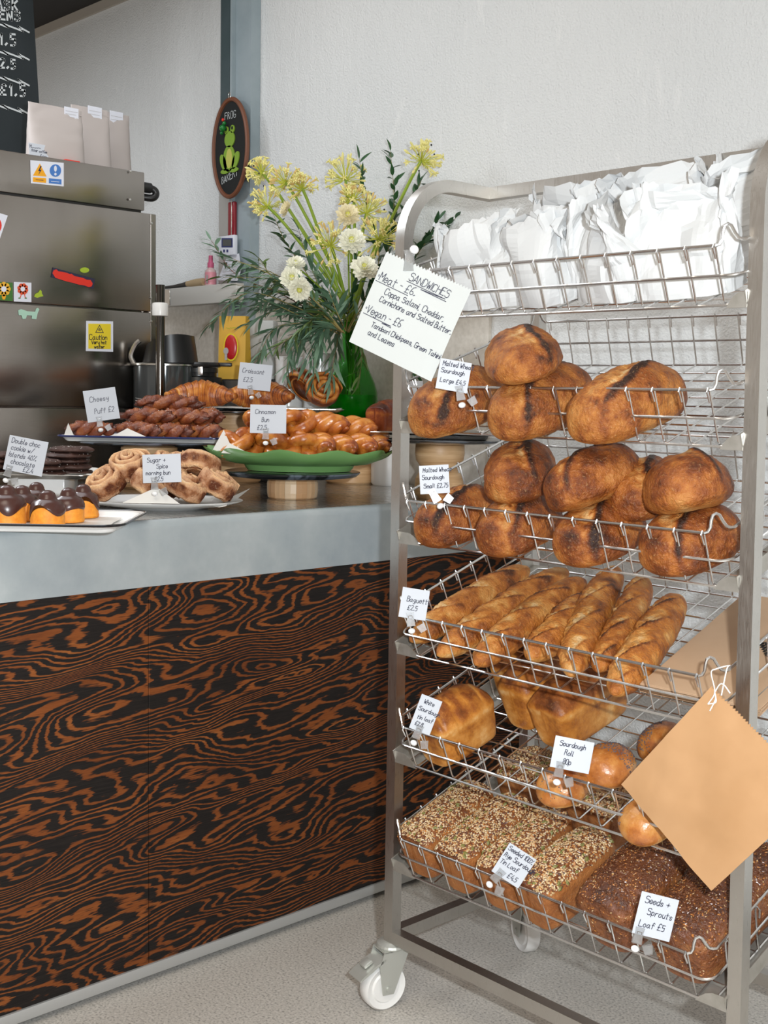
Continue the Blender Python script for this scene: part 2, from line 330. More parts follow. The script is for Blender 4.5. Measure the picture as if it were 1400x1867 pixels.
def ribbons(strokes, w, o, ex, ey, nz, lift=.0004):
    V, F = [], []; o = np.array(o, float); ex = np.array(ex, float); ey = np.array(ey, float); nz = np.array(nz, float)
    for st in strokes:
        for (x0, y0), (x1, y1) in zip(st, st[1:]):
            dx, dy = x1-x0, y1-y0; L = math.hypot(dx, dy) or 1e-6; px, py = -dy/L*w/2, dx/L*w/2; qx, qy = dx/L*w*.35, dy/L*w*.35
            b = len(V)
            for X, Y in ((x0-qx+px, y0-qy+py), (x0-qx-px, y0-qy-py), (x1+qx-px, y1+qy-py), (x1+qx+px, y1+qy+py)): V.append(o+ex*X+ey*Y+nz*lift)
            F.append((b, b+1, b+2, b+3))
    return V, F
def text_strokes(s, size, x=0, y=0, slant=.12, jit=.25, track=1.25, r=rnd):
    out = []; u = size/7; cx = 0
    for ch in s:
        if ch == ' ': cx += 2.6; continue
        g = glyph(ch); wd = max(p[0] for q in g for p in q); dy = r.uniform(-jit, jit)*1.2; k = r.uniform(.92, 1.08)
        for q in g: out.append([(x+u*(cx+px*k*.92+slant*py+r.uniform(-jit, jit)*.5), y+u*(py*k+dy+r.uniform(-jit, jit)*.5)) for px, py in q])
        cx += wd*.92+track
    return out, cx*u
def lettering(name, lines, w, parent, o, ex, ey, nz, mat_, **k):
    st = []
    for (s, size, x, y) in lines: st += text_strokes(s, size, x, y, **k)[0]
    return mk(name, ribbons(st, w, o, ex, ey, nz), mat_, parent, False)

# ------------------------------------------------------------------ the room
WY = 1.0; CX = -.448; CT = 1.10
def struct(name, vf, m, smooth=False): return tag(mk(name, vf, m, None, smooth), kind='structure')
struct('floor', box(-4.5, 4.5, -5, WY, -.05, 0), M['floor'])
struct('wall_back', box(-4.5, 4.5, WY, WY+.12, -.05, 3.6), M['plaster'])
struct('ceiling', box(-4.5, -1.86, -3, WY, 3.075, 3.2), M['ceiling'])
struct('trim_1', box(-4.5, -2.06, WY-.012, WY-.001, 3.035, 3.075), M['beige_edge'])
struct('baseboard_back', box(-.44, 4.4, WY-.014, WY-.001, .001, .062), M['skirting'])
struct('trim_2', box(-4.4, -.62, WY-.014, WY-.001, .9, 1.742), M['splashback'])
struct('reflection_slab', box(4.4, 4.5, -5, -1.9, -.05, 3.0), M['skirting'])  # unseen dark wall piece, added for dark streaks in the steel's reflections
# steel column: dark web, grey flange, pale backing strip lower down
c0, c1, c2 = on(409.5, 200, 1, WY)[0], on(439, 200, 1, WY-.02)[0], on(474.5, 200, 1, WY)[0]
struct('trim_3', box(c0, c1, WY-.02, WY-.001, 1.5, 3.5), M['column_dark'])
struct('trim_4', cat2(box(c1, c2, WY-.045, WY-.001, 1.5, 3.5), box(c1-.012, c1, WY-.062, WY-.001, 1.5, 3.5)), M['column_grey'])
struct('trim_5', box(c0+.004, c1-.014, WY-.027, WY-.021, 1.5, on(425, 322, 1, WY-.02)[2]), M['trim_metal'])

# ------------------------------------------------------------------ counter
ctr = empty('shop_counter', 'long shop counter clad in dark burnt pine with orange grain, under a zinc top', 'counter', (CX, -.8, 0))
def part(name, vf, m, par, smooth=True, **k):
    root = par                                          # vertices are given in world space: carry them into the thing's frame
    while root.parent: root = root.parent
    o = mk(name, vf, m, par, smooth, **k)
    o.data.transform(Matrix.Rotation(-root.rotation_euler.z, 4, 'Z') @ Matrix.Translation(-root.location))
    return o
seam = on(272, 1400, 0, CX)[1]
part('wood_panel', rbox(CX-.018, CX-.002, -3.4, seam-.0006, .045, .955, .001, 1), M['burnt_pine'], ctr)
part('wood_panel', rbox(CX-.018, CX-.002, seam+.0006, WY-.004, .045, .955, .001, 1), M['burnt_pine'], ctr)
part('carcass', cat2(box(CX-1.08, CX-.02, -3.4, WY-.016, .02, 1.07)), M['black_metal'], ctr, False)
part('bottom_trim', rbox(CX-.012, CX+.004, -3.4, WY-.004, .018, .0455, .002), M['trim_metal'], ctr)
part('plinth', box(CX-1.0, CX-.05, -3.4, WY-.016, 0, .02), M['skirting'], ctr, False)
wt = empty('zinc_worktop', 'mottled blue grey zinc worktop with deep rounded front apron along the counter', 'worktop', (CX, -.8, CT))
pr_ = [(CX-1.1, CT-.025), (CX-.03, CT-.025), (CX-.03, .9485), (CX+.001, .9485)]
arc = [(CX-.016+.017*math.cos(t), CT-.017+.017*math.sin(t)) for t in np.linspace(0, PI/2, 8)]
pts = pr_+arc+[(CX-1.1, CT)]
V = [(x, y, z) for y in (-3.4, WY-.016) for x, z in pts]; k = len(pts)
F = [tuple(range(k-1, -1, -1)), tuple(range(k, 2*k))]+[(i, (i+1) % k, k+(i+1) % k, k+i) for i in range(k)]
part('apron', (V, F), [M['zinc']], wt)
part('top_sheet', box(CX-1.1, CX-.022, -3.4, WY-.016, CT+.0002, CT+.0012), M['zinc_top'], wt, False)

# ------------------------------------------------------------------ bread rack
rack = empty('bread_rack', 'stainless steel wheeled rack of sloping wire baskets standing against the counter end', 'rack', (.43, .23, 0))
TW = .027
TILT = math.atan(.3478); CB, SB = math.cos(TILT), math.sin(TILT)
BZ = {1: 1.559, 2: 1.3195, 3: 1.0775, 4: .8305, 5: .584, 6: .334}; BX0 = .0865; BW = .7185
ZT = 1.8735
def lx(z): return -.008-.003*(z-.9)                 # left posts lean a little, right ones a little more
def rx(z): return .8679-.0193*(z-.32)
def post_path(): 
    R = .15; P = [(0., .155), (0., .5), (0., 1.0), (0., 1.4), (0., ZT-R)]
    P += [(R-R*math.cos(t), ZT-R+R*math.sin(t)) for t in np.linspace(0.12, PI/2, 12)]
    return P+[(.27, ZT)]
def hoop(fx):
    P = post_path(); V, F = [], []
    for i, (y, z) in enumerate(P):
        a = np.array(P[min(i+1, len(P)-1)])-np.array(P[max(i-1, 0)]); a /= np.linalg.norm(a); nrm = (a[1], -a[0])   # inward normal
        for sx, sn in ((0, 0), (TW, 0), (TW, TW), (0, TW)): V.append((fx(z)+sx, y+nrm[0]*sn, z+nrm[1]*sn))
    for i in range(len(P)-1):
        for k in range(4): F.append((i*4+k, i*4+(k+1) % 4, i*4+4+(k+1) % 4, i*4+4+k))
    F += [(3, 2, 1, 0), tuple(len(V)-4+k for k in range(4))]
    return V, F
part('front_post', hoop(lx), M['steel'], rack); part('front_post', hoop(rx), M['steel'], rack)
def beam(p, q, h=.028, w=.027):
    p, q = np.array(p, float), np.array(q, float); d = q-p; d /= np.linalg.norm(d); s = np.cross((0, 0, 1.), d); s /= np.linalg.norm(s)
    V = [x+s*a*w/2+np.array((0, 0, b*h/2)) for x in (p, q) for a, b in ((-1, -1), (1, -1), (1, 1), (-1, 1))]
    return V, [(3, 2, 1, 0), (4, 5, 6, 7), (0, 1, 5, 4), (1, 2, 6, 5), (2, 3, 7, 6), (3, 0, 4, 7)]
part('top_rail', beam((lx(ZT)-.0, .2835, ZT-.0135), (rx(ZT)+TW, .2835, ZT-.0135), TW), M['steel'], rack)
BD = .459
for fx in (lx, rx):
    part('rear_post', cat2([(fx(z)+a, BD+b, z) for z in (.155, 1.66) for a, b in ((0, 0), (TW, 0), (TW, TW), (0, TW))] and
        ([(fx(z)+a, BD+b, z) for z in (.155, 1.66) for a, b in ((0, 0), (TW, 0), (TW, TW), (0, TW))],
         [(3, 2, 1, 0), (4, 5, 6, 7), (0, 1, 5, 4), (1, 2, 6, 5), (2, 3, 7, 6), (3, 0, 4, 7)])), M['steel'], rack)
    part('side_beam', beam((fx(.17)+TW/2, TW, .169), (fx(.17)+TW/2, BD, .169)), M['steel'], rack)
    part('top_side_rail', beam((fx(1.64)+TW/2, TW, 1.645), (fx(1.64)+TW/2, BD, 1.645), .02, .02), M['steel'], rack)
part('front_beam', beam((lx(.17)+TW, TW/2, .169), (rx(.17), TW/2, .169)), M['steel'], rack)
part('rear_beam', beam((lx(.17)+TW, BD+TW/2, .169), (rx(.17), BD+TW/2, .169)), M['steel'], rack)
def fl(k, y, dz=0): return BZ[k]+.3478*y+dz
for k in range(1, 7):
    for side in (0, 1):
        z = BZ[k]; xi = BX0 if side == 0 else BX0+BW; xo = lx(z)+TW if side == 0 else rx(z)
        y0, y1 = .001, .46; z0 = z-.004
        def q(x, y, h): return (x, y-h*SB, z0+.3478*y+h*CB)
        th = .0018
        V = [q(xo, y0, 0), q(xi, y0, 0), q(xi, y1, 0), q(xo, y1, 0)]
        fl_ = prism(V, -th, (0, -SB, CB))
        web = prism([q(xo, y0, 0), q(xo, y1, 0), q(xo, y1, .028), q(xo, y0, .028)], th, (1 if side == 0 else -1, 0, 0))
        d = xi-xo
        endp = prism([(xo, y0, z0-.001), (xi, y0, z0-.001), (xi-d*.12, y0, z0+.008), (xi-d*.32, y0, z0+.018), (xi-d*.55, y0, z0+.024), (xo, y0, z0+.025)], -th, (0, 1, 0))
        part('shelf_bracket', cat2(fl_, web, endp), M['dull_plate'], rack, False)
# castors
def castor(x, y, brake, rz):
    base = np.array((x, y, 0.)); R = Matrix.Rotation(rz, 3, 'Z')
    def w(vf): return [tuple(R @ Vector(p)+Vector(base)) for p in vf[0]], vf[1]
    RW = .054; hx = -.022
    wh = lathe([(.008, -.017), (RW*.62, -.017), (RW*.68, -.013), (RW*.92, -.0175), (RW, -.012), (RW, .012), (RW*.92, .0175), (RW*.68, .013), (RW*.62, .017), (.008, .017)], 36)
    fk = []
    for s in (-1, 1):
        poly = [(hx-.014, s*.023, RW-.012), (hx+.014, s*.023, RW-.014), (.034, s*.023, .142), (-.034, s*.023, .142), (-.046, s*.023, .112), (hx-.02, s*.023, .088)]
        fk.append(prism(poly, .003*s, (0, 1, 0)))
    fk += [box(-.034, .034, -.026, .026, .139, .1425), mv(lathe([(.001, 0), (.034, 0), (.036, .004), (.034, .009), (.02, .013), (.001, .013)], 24), (0, 0, .1425))]
    f = part('castor_fork', w(cat2(*fk)), M['galvanised'], rack, False)
    part('castor_wheel', w(mv(wh, (hx, 0, RW), (PI/2, 0, 0))), M['white_plastic'], f)
    part('axle_bolt', w(mv(lathe([(.001, -.03), (.007, -.03), (.007, .03), (.001, .03)], 10), (hx, 0, RW), (PI/2, 0, 0))), M['galvanised'], f)
    if brake:
        pd = [(-.03, .128), (-.056, .116), (-.088, .098), (-.098, .09), (-.096, .087), (-.054, .110), (-.03, .122)]
        V = [(a, s, b) for s in (-.026, .026) for a, b in pd]; k = len(pd)
        F = [tuple(range(k)), tuple(range(2*k-1, k-1, -1))]+[(i, k+i, k+(i+1) % k, (i+1) % k) for i in range(k)]
        part('brake_pedal', w((V, F)), M['galvanised'], f, False)
        part('brake_tab', w(mv(rbox(-.012, .012, -.012, .012, 0, .008, .002), (-.066, 0, .113), (0, -.45, 0))), M['galvanised'], f)
castor(lx(.1)+.012, .014, True, FACE+.55); castor(rx(.1)+.012, .014, True, FACE+.5)
castor(lx(.1)+.014, BD+.014, False, FACE+1.9); castor(rx(.1)+.014, BD+.014, False, FACE+2.2)

# ------------------------------------------------------------------ wire baskets
FL_, WH = .467, .104          # floor length up the slope, wall height
def basket_proto():
    o = empty('wire_basket', '', 'basket')
    rw, rr, e = .0018, .0028, .040
    hw = BW
    def rounded(z, off, r, hump):
        P = []; y0, y1 = -off, FL_+off; x0, x1 = -e, hw+e
        for (cx, cy, a0) in ((x1-r, y0+r, -90), (x1-r, y1-r, 0), (x0+r, y1-r, 90), (x0+r, y0+r, 180)):
            if not hump:
                for t in np.linspace(0, 90, 6): P.append((cx+r*math.cos(math.radians(a0+t)), cy+r*math.sin(math.radians(a0+t)), z))
            else:
                A = np.array((cx+r*math.cos(math.radians(a0)), cy+r*math.sin(math.radians(a0)))); B = np.array((cx+r*math.cos(math.radians(a0+90)), cy+r*math.sin(math.radians(a0+90))))
                for t, h in ((0, 0), (.12, .001), (.22, .008), (.28, .020), (.36, .029), (.47, .031), (.57, .027), (.66, .014), (.76, .004), (.88, .0005), (1, 0)):
                    q = A+(B-A)*t; P.append((q[0], q[1], z+h))
        return P
    mk('rim_wire', tube(rounded(WH, .008, .036, True), rr, 7, True), M['chrome'], o)
    mk('middle_wire', tube(rounded(WH*.50, .004, .026, False), rr*.9, 6, True), M['chrome'], o)
    # cross wires: down the front, along the floor, up the back, hooked round the rim
    cw = tube([(0, -.0085, WH-.022), (0, -.0125, WH-.002), (0, -.008, WH+.003), (0, -.004, WH-.004), (0, -.002, WH*.5), (0, .0, .010), (0, .0025, .003), (0, .008, 0), (0, FL_-.008, 0), (0, FL_-.0025, .003), (0, FL_, .010), (0, FL_+.002, WH*.5), (0, FL_+.005, WH-.004), (0, FL_+.008, WH+.003), (0, FL_+.0125, WH-.002), (0, FL_+.009, WH-.022)], rw, 5)
    o1 = mk('cross_wire', cw, M['chrome'], o)
    for i in range(1, 14):
        c = o1.copy(); link(c, o); c.location = (BW/13*i, 0, 0)
    lw = tube([(-e-.0085, 0, WH-.022), (-e-.012, 0, WH-.002), (-e-.007, 0, WH+.003), (-e-.003, 0, WH-.004), (-e+.001, 0, WH*.5), (-e+.003, 0, .008), (-e+.01, 0, -.002), (hw+e-.01, 0, -.002), (hw+e-.003, 0, .008), (hw+e-.001, 0, WH*.5), (hw+e+.003, 0, WH-.004), (hw+e+.007, 0, WH+.003), (hw+e+.012, 0, WH-.002), (hw+e+.0085, 0, WH-.022)], rw, 5)
    l1 = mk('long_wire', lw, M['chrome'], o); l1.location = (0, .052, 0)
    for i in range(1, 8):
        c = l1.copy(); link(c, o); c.location = (0, .052+.0519*i, 0)
    mk('floor_frame', tube([(-.0, .0, 0), (hw, 0, 0), (hw+e-.008, .006, 0), (hw+e-.008, FL_-.006, 0), (hw, FL_, 0), (0, FL_, 0), (-e+.008, FL_-.006, 0), (-e+.008, .006, 0)], rr*.9, 6, True), M['chrome'], o)
    return o
bk = basket_proto()
BLAB = {1: 'wire basket on the top tier, full of white paper bags', 2: 'wire basket on the second tier, holding four large sourdough loaves', 3: 'wire basket on the third tier, heaped with small dark sourdoughs',
        4: 'wire basket on the fourth tier, with baguettes and flat brown bags', 5: 'wire basket on the fifth tier, with white tin loaves and rolls', 6: 'wire basket on the bottom tier, with seeded rye loaves and sprout loaves'}
BASK = {}
for k in range(1, 7):
    o = bk if k == 1 else copy_tree(bk)
    o.location = (BX0-.004*(BZ[k]-.9), 0, BZ[k]); o.rotation_euler = (TILT, 0, 0)
    tag(o, BLAB[k], 'basket', 'wire baskets of the bread rack'); BASK[k] = o
def shelf(k, x, s, h=0):             # a point of basket k: x across, s up the slope, h above its floor
    return np.array((BX0+x, s*CB-h*SB, BZ[k]+s*SB+h*CB))
def shelf_at(k, u, v, h):            # sight line meets the plane h above the floor of basket k
    d = ray(u, v); t = (BZ[k]+h/CB+.3478*CAM[1]-CAM[2])/(d[2]-.3478*d[1]); return CAM+d*t

# ------------------------------------------------------------------ bread builders (mesh in a local frame: y along the loaf, z up, origin at the base)
def pose(o, loc, yaw=0, tilt=0, roll=0, pitch=0):
    o.location = [float(c) for c in loc]
    o.rotation_euler = (Matrix.Rotation(tilt, 3, 'X') @ Matrix.Rotation(yaw, 3, 'Z') @ Matrix.Rotation(pitch, 3, 'X') @ Matrix.Rotation(roll, 3, 'Y')).to_euler()
    return o
def sourdough(L, W, H, seed, score=1, nu=70, nv=96):
    V, C = [], []; r = random.Random(seed); off = r.uniform(0, 99); ang = r.uniform(-.10, .16)
    for i in range(nu):
        u = PI*(i+.002)/(nu-1+.004); cu, su = math.cos(u), math.sin(u)
        for j in range(nv):
            v = 2*PI*j/nv; cv, sv = math.cos(v), math.sin(v)
            y = -L/2*cu; pr = su**.74; x = W/2*pr*math.copysign(abs(cv)**.86, cv)
            z = H*.64*pr**.9*max(sv, 0)**.95 if sv > 0 else -H*.36*pr**.7*abs(sv)**.75
            n1 = fbm((x*16+off, y*16, z*16), 4); n2 = fbm((x*55+off, y*55, z*55+7))
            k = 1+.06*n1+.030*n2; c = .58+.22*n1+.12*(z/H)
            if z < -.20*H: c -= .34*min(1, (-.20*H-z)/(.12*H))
            x, z = x*k, z*k
            if z > -.18*H and score:
                t = y/(L*.49); d = (x-(.12-.20*t+.05*math.sin(t*3+seed))*W)/W
                env = max(0., 1-(t/.92)**2)**.6 if abs(t) < .92 else 0; wgt = min(1, max(0, (z+.18*H)/(.30*H))); d += .035*fbm((y*30+off, 3.3, 0)); kk = 1
                up = 1/(1+math.exp(-(d+.005)/.016)); fa = max(0, 1-max(d, 0)/.26)
                n3 = fbm((x*90+off, y*60, z*60)); kk += env*wgt*(.115*up*fa**1.8-.020*(1-up)*max(0, 1+min(d, 0)/.30)+(.05*n2+.05*n3)*(1-up)*max(0, 1+min(d, 0)/.34))
                c += env*wgt*(.75*up*max(0, 1-abs(d-.03)/.085)-(.36+.5*n2-.5*n3)*(1-up)*max(0, 1+min(d, 0)/.34)**.6)
                x *= kk; z *= kk
            z = max(z, -H*.33); V.append((x, y, z+H*.33)); C.append(c)
    F = [(i*nv+j, i*nv+(j+1) % nv, (i+1)*nv+(j+1) % nv, (i+1)*nv+j) for i in range(nu-1) for j in range(nv)]
    F += [tuple(range(nv-1, -1, -1)), tuple((nu-1)*nv+j for j in range(nv))]
    return (V, F), C
def tin_loaf(L, W, H, seed, slashes=1, crown=.34, nu=50, nv=60, over=.07, nz=.012):
    V, C = [], []; r = random.Random(seed); off = r.uniform(0, 99)
    for i in range(nu):
        u = PI*(i+.001)/(nu-1+.002); cu, su = math.cos(u), math.sin(u); y = -L/2*math.copysign(abs(cu)**.55, cu); pr = su**.26
        for j in range(nv):
            v = 2*PI*j/nv; cv, sv = math.cos(v), math.sin(v)
            zz = math.copysign(abs(sv)**.36, sv); x = W/2*pr*math.copysign(abs(cv)**.36, cv)
            h = (zz+1)/2; x *= .88+.12*min(1, h*1.5); yy = y*(.93+.07*min(1, h*1.5))
            n1 = fbm((x*18+off, yy*18, h*2)); n2 = fbm((x*60+off, yy*60, h*6))
            z = H*(1-crown)*h if h < .5 else H*(1-crown)*h
            top = max(0, (h-.5)/.5); dome = (1-(x/(W/2))**2*.75)*(1-(2*yy/L)**4*.65)
            z += H*crown*top**.8*max(.15, dome); bul = over*max(0, 1-abs(h-.88)/.16); x *= 1+bul; yy *= 1+bul*.5
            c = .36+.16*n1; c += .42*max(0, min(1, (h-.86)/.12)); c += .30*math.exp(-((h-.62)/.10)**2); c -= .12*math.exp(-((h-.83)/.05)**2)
            if slashes and h > .8:
                q = (yy/L*4.2+x/W*.5+3) % 1.0; e = math.exp(-((q-.5)/.10)**2); z -= .0035*e; c -= .46*e*max(0, min(1, dome*1.6-.3))
            V.append((x*(1+nz*4*n1*.5), yy, z*(1+nz*n1)+.004*nz*40*n2*(h > .8))); C.append(c)
    F = [(i*nv+j, i*nv+(j+1) % nv, (i+1)*nv+(j+1) % nv, (i+1)*nv+j) for i in range(nu-1) for j in range(nv)]
    F += [tuple(range(nv-1, -1, -1)), tuple((nu-1)*nv+j for j in range(nv))]
    return (V, F), C
def baguette(L, R, seed, cuts=4, nu=150, nv=56):
    V, C = [], []; r = random.Random(seed); off = r.uniform(0, 99); bend = r.uniform(-.012, .012)
    for i in range(nu):
        t = -1+2*i/(nu-1); y = L/2*t; pr = max(.02, (1-abs(t)**5.5))**.62*(1-.22*t*t)
        for j in range(nv):
            v = 2*PI*j/nv; x = R*pr*math.cos(v); z = R*.86*pr*math.sin(v)
            n1 = fbm((x*25+off, y*25, z*25)); n2 = fbm((x*80+off, y*80, z*80)); k = 1+.07*n1+.035*n2; c = .50+.34*n1
            if z > 0:
                q = ((t*.5+.5)*cuts+.15*seed) % 1.0; d = (v-(.74-.46*q)*PI)/PI; env = math.sin(PI*q)**.5*(1 if abs(t) < .88 else 0); up = 1/(1+math.exp((d+.01)/.014)); d += .02*n1
                kk = 1+env*(.24*up*max(0, 1+min(d, 0)/.24)**1.8+.10*n2*(1-up)-.12*(1-up)*max(0, 1-max(d, 0)/.22))
                c += env*(.48*up*max(0, 1-abs(d+.03)/.06)-(.36+.4*n2)*(1-up)*max(0, 1-max(d, 0)/.24)**.6)
                x *= kk; z *= kk
            else: c -= .15*abs(math.sin(v))
            z = max(z, -R*.62)
            V.append((x*k+bend*(1-t*t), y, z*k+R*.62)); C.append(c+.22*max(0, abs(t)-.9)*3)
    F = [(i*nv+j, i*nv+(j+1) % nv, (i+1)*nv+(j+1) % nv, (i+1)*nv+j) for i in range(nu-1) for j in range(nv)]
    F += [tuple(range(nv-1, -1, -1)), tuple((nu-1)*nv+j for j in range(nv))]
    return (V, F), C
def boule(R, H, seed, dark=.5, nu=30, nv=40, sq=.9):
    V, C = [], []; off = seed*3.7
    for i in range(nu):
        u = PI*(i+.01)/(nu-1+.02); su, cu = math.sin(u), math.cos(u)
        for j in range(nv):
            v = 2*PI*j/nv; pr = su**sq; x, y = R*pr*math.cos(v), R*pr*math.sin(v)*1.06; z = H*.62*cu if cu > 0 else H*.38*cu
            n1 = fbm((x*20+off, y*20, z*20)); k = 1+.05*n1; c = dark+.2*n1+.12*cu
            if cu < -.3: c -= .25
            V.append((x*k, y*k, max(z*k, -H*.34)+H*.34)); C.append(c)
    F = [(i*nv+j, (i+1)*nv+j, (i+1)*nv+(j+1) % nv, i*nv+(j+1) % nv) for i in range(nu-1) for j in range(nv)]
    F += [tuple(range(nv)), tuple((nu-1)*nv+j for j in range(nv-1, -1, -1))]
    return (V, F), C
def seeds(vf, count, pal, seed, size=(.0042, .0026, .0016), minz=.25, zlow=.0, region=None):
    V0, F0 = vf; r = random.Random(seed); P = np.array(V0); cand = []; ctr = P.mean(0)*np.array((1, 1, .7))
    zmax = P[:, 2].max()
    for f in F0:
        if len(f) != 4: continue
        a, b, c, d = (P[i] for i in f); n = np.cross(c-a, d-b); A = np.linalg.norm(n)
        if A < 1e-9: continue
        n = n/A; m = (a+b+c+d)/4
        if n@(m-ctr) < 0: n = -n
        if n[2] > minz and m[2] > zlow*zmax and (region is None or region(m)): cand.append((A, a, b, c, d, n))
    w = [q[0]*(.35+.65*max(0, q[5][2])) for q in cand]; V, F, MI = [], [], []
    for A, a, b, c, d, n in r.choices(cand, w, k=count):
        s, t = r.random(), r.random(); p = (a*(1-s)+b*s)*(1-t)+(d*(1-s)+c*s)*t
        k = r.choices(range(len(pal)), [q[1] for q in pal])[0]; g = pal[k][2]*r.uniform(.75, 1.25)
        e = np.array((r.gauss(0, 1), r.gauss(0, 1), r.gauss(0, .5))); e = e-n*(e@n)*.85; e /= np.linalg.norm(e); h = np.cross(n, e); h /= np.linalg.norm(h)+1e-9
        m = np.cross(e, h); b0 = len(V); sx, sy, sz = (q*g for q in size); p = p+n*sz*.5
        V += [p+e*sx, p-e*sx, p+h*sy, p-h*sy, p+m*sz, p-m*sz]
        F += [(b0+i, b0+j, b0+k2) for i, j, k2 in ((0, 2, 4), (2, 1, 4), (1, 3, 4), (3, 0, 4), (2, 0, 5), (1, 2, 5), (3, 1, 5), (0, 3, 5))]; MI += [k]*8
    return V, F, MI
# ------------------------------------------------------------------ loaves of the second and third basket
def put_sour(k, u, v, L, W, H, seed, yaw, label, group, m, lift=0, roll=0, pitch=0, sp=.5, name='sourdough_loaf'):
    vf, c = sourdough(L, W, H, seed); o = mk(name, vf, M[m], None, attr=c)
    p = shelf_at(k, u, v, lift+H*.5)
    up = np.array((0, -SB, CB)); p = p-up*H*.5
    pose(o, p, yaw, TILT, roll, pitch); tag(o, label, 'bread', group); return o
G2 = 'large malted wheat sourdoughs'
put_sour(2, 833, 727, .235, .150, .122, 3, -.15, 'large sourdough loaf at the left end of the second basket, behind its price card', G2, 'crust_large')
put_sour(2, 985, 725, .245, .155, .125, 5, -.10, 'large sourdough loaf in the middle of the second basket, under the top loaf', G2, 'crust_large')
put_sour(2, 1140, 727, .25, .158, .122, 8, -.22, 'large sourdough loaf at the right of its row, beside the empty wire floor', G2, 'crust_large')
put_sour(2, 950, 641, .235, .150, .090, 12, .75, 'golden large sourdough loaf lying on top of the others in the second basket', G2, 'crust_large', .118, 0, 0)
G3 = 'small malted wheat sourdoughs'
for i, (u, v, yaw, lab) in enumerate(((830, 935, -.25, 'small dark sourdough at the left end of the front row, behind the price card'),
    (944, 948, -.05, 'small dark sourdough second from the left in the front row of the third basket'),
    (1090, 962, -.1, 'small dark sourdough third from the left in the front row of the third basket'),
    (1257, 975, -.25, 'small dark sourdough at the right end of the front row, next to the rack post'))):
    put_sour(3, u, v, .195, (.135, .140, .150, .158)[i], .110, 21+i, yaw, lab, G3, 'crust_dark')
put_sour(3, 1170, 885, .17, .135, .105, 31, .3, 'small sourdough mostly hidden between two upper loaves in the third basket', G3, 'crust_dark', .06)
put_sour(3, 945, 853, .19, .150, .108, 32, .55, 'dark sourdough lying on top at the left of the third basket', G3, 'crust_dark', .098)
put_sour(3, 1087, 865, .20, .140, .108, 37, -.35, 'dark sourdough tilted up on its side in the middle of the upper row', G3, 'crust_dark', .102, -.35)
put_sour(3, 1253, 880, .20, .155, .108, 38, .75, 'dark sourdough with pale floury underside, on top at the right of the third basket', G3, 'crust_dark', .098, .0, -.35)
# ------------------------------------------------------------------ baguettes
ends = (((750, 1166), (962, 1036)), ((800, 1192), (1032, 1040)), ((868, 1208), (1064, 1058)), ((965, 1198), (1062, 1090)), ((1040, 1228), (1122, 1036)), ((1088, 1220), (1172, 1052)), ((1120, 1262), (1236, 1088)))
blab = ('baguette at the far left of its basket, next to the baguette price card', 'second baguette from the left, with long open cuts', 'third baguette from the left, lying flat on the wire floor',
        'short fourth baguette, its front end drawn back from the basket rail', 'fifth baguette, propped steeply up towards the back of the basket', 'pale sixth baguette, smooth sided and propped up', 'baguette at the far right, beside the flat brown paper bags')
for i, ((u0, v0), (u1, v1)) in enumerate(ends):
    R = (.040, .041, .041, .039, .041, .035, .042)[i]
    a = shelf_at(4, u0, v0, R*.75); b = shelf_at(4, u1, v1, R*.75+(0, 0, 0, 0, .012, .012, 0)[i]); d = b-a; L = np.linalg.norm(d)
    vf, c = baguette(L*1.02, R, 50+i, 4 if L > .3 else 3); o = mk('baguette', vf, M['crust_baguette'], None, attr=c)
    y = d/L; up = np.array((0, -SB, CB)); x = np.cross(y, up); x /= np.linalg.norm(x); z = np.cross(x, y)
    o.rotation_euler = Matrix([[x[0], y[0], z[0]], [x[1], y[1], z[1]], [x[2], y[2], z[2]]]).to_euler(); o.location = [float(q) for q in (a+b)/2-z*R*.66]
    tag(o, blab[i], 'bread', 'baguettes in the fourth basket')
# ------------------------------------------------------------------ tin loaves and rolls
def put_tin(k, x, s, L, W, H, seed, yaw, label, group, m, name, **kw):
    vf, c = tin_loaf(L, W, H, seed, **kw); root = empty(name, label, 'bread', (0, 0, 0), 0, group) if name != 'white_tin_loaf' else None
    o = mk('crust' if root else name, vf, M[m], root, attr=c); t = root or o
    if not root: tag(o, label, 'bread', group)
    pose(t, shelf(k, x, s, .003), yaw, TILT); return t, vf
G5 = 'white sourdough tin loaves'
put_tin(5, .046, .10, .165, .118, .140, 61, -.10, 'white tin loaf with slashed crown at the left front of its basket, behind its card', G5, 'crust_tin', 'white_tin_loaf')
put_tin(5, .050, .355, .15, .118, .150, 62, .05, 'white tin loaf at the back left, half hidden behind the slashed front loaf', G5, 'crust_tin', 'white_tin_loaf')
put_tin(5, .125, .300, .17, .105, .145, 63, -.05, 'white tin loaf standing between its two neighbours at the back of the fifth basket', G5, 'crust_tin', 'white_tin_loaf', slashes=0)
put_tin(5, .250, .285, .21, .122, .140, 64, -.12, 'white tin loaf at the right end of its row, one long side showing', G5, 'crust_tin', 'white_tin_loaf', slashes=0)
POP = [(M['seed_poppy'], 1, .55)]
def put_roll(u, v, R, H, seed, label, region=None, n=0, dark=.45, yaw=0, pitch=0, roll=0, lift=0):
    vf, c = boule(R, H, seed, dark); root = empty('sourdough_roll', label, 'bread roll', (0, 0, 0), 0, 'sourdough rolls')
    mk('crust', vf, M['crust_roll'], root, attr=c)
    if n:
        sv = seeds(vf, n, POP, seed, (.0028, .0022, .0016), .15, .2, region); tag(mk('poppy_seeds', sv[:2], [p[0] for p in POP], root, False, mi=sv[2]), kind='stuff')
    p = shelf_at(5, u, v, H*.5+lift)-np.array((0, -SB, CB))*H*.5; pose(root, p, yaw, TILT, roll, pitch)
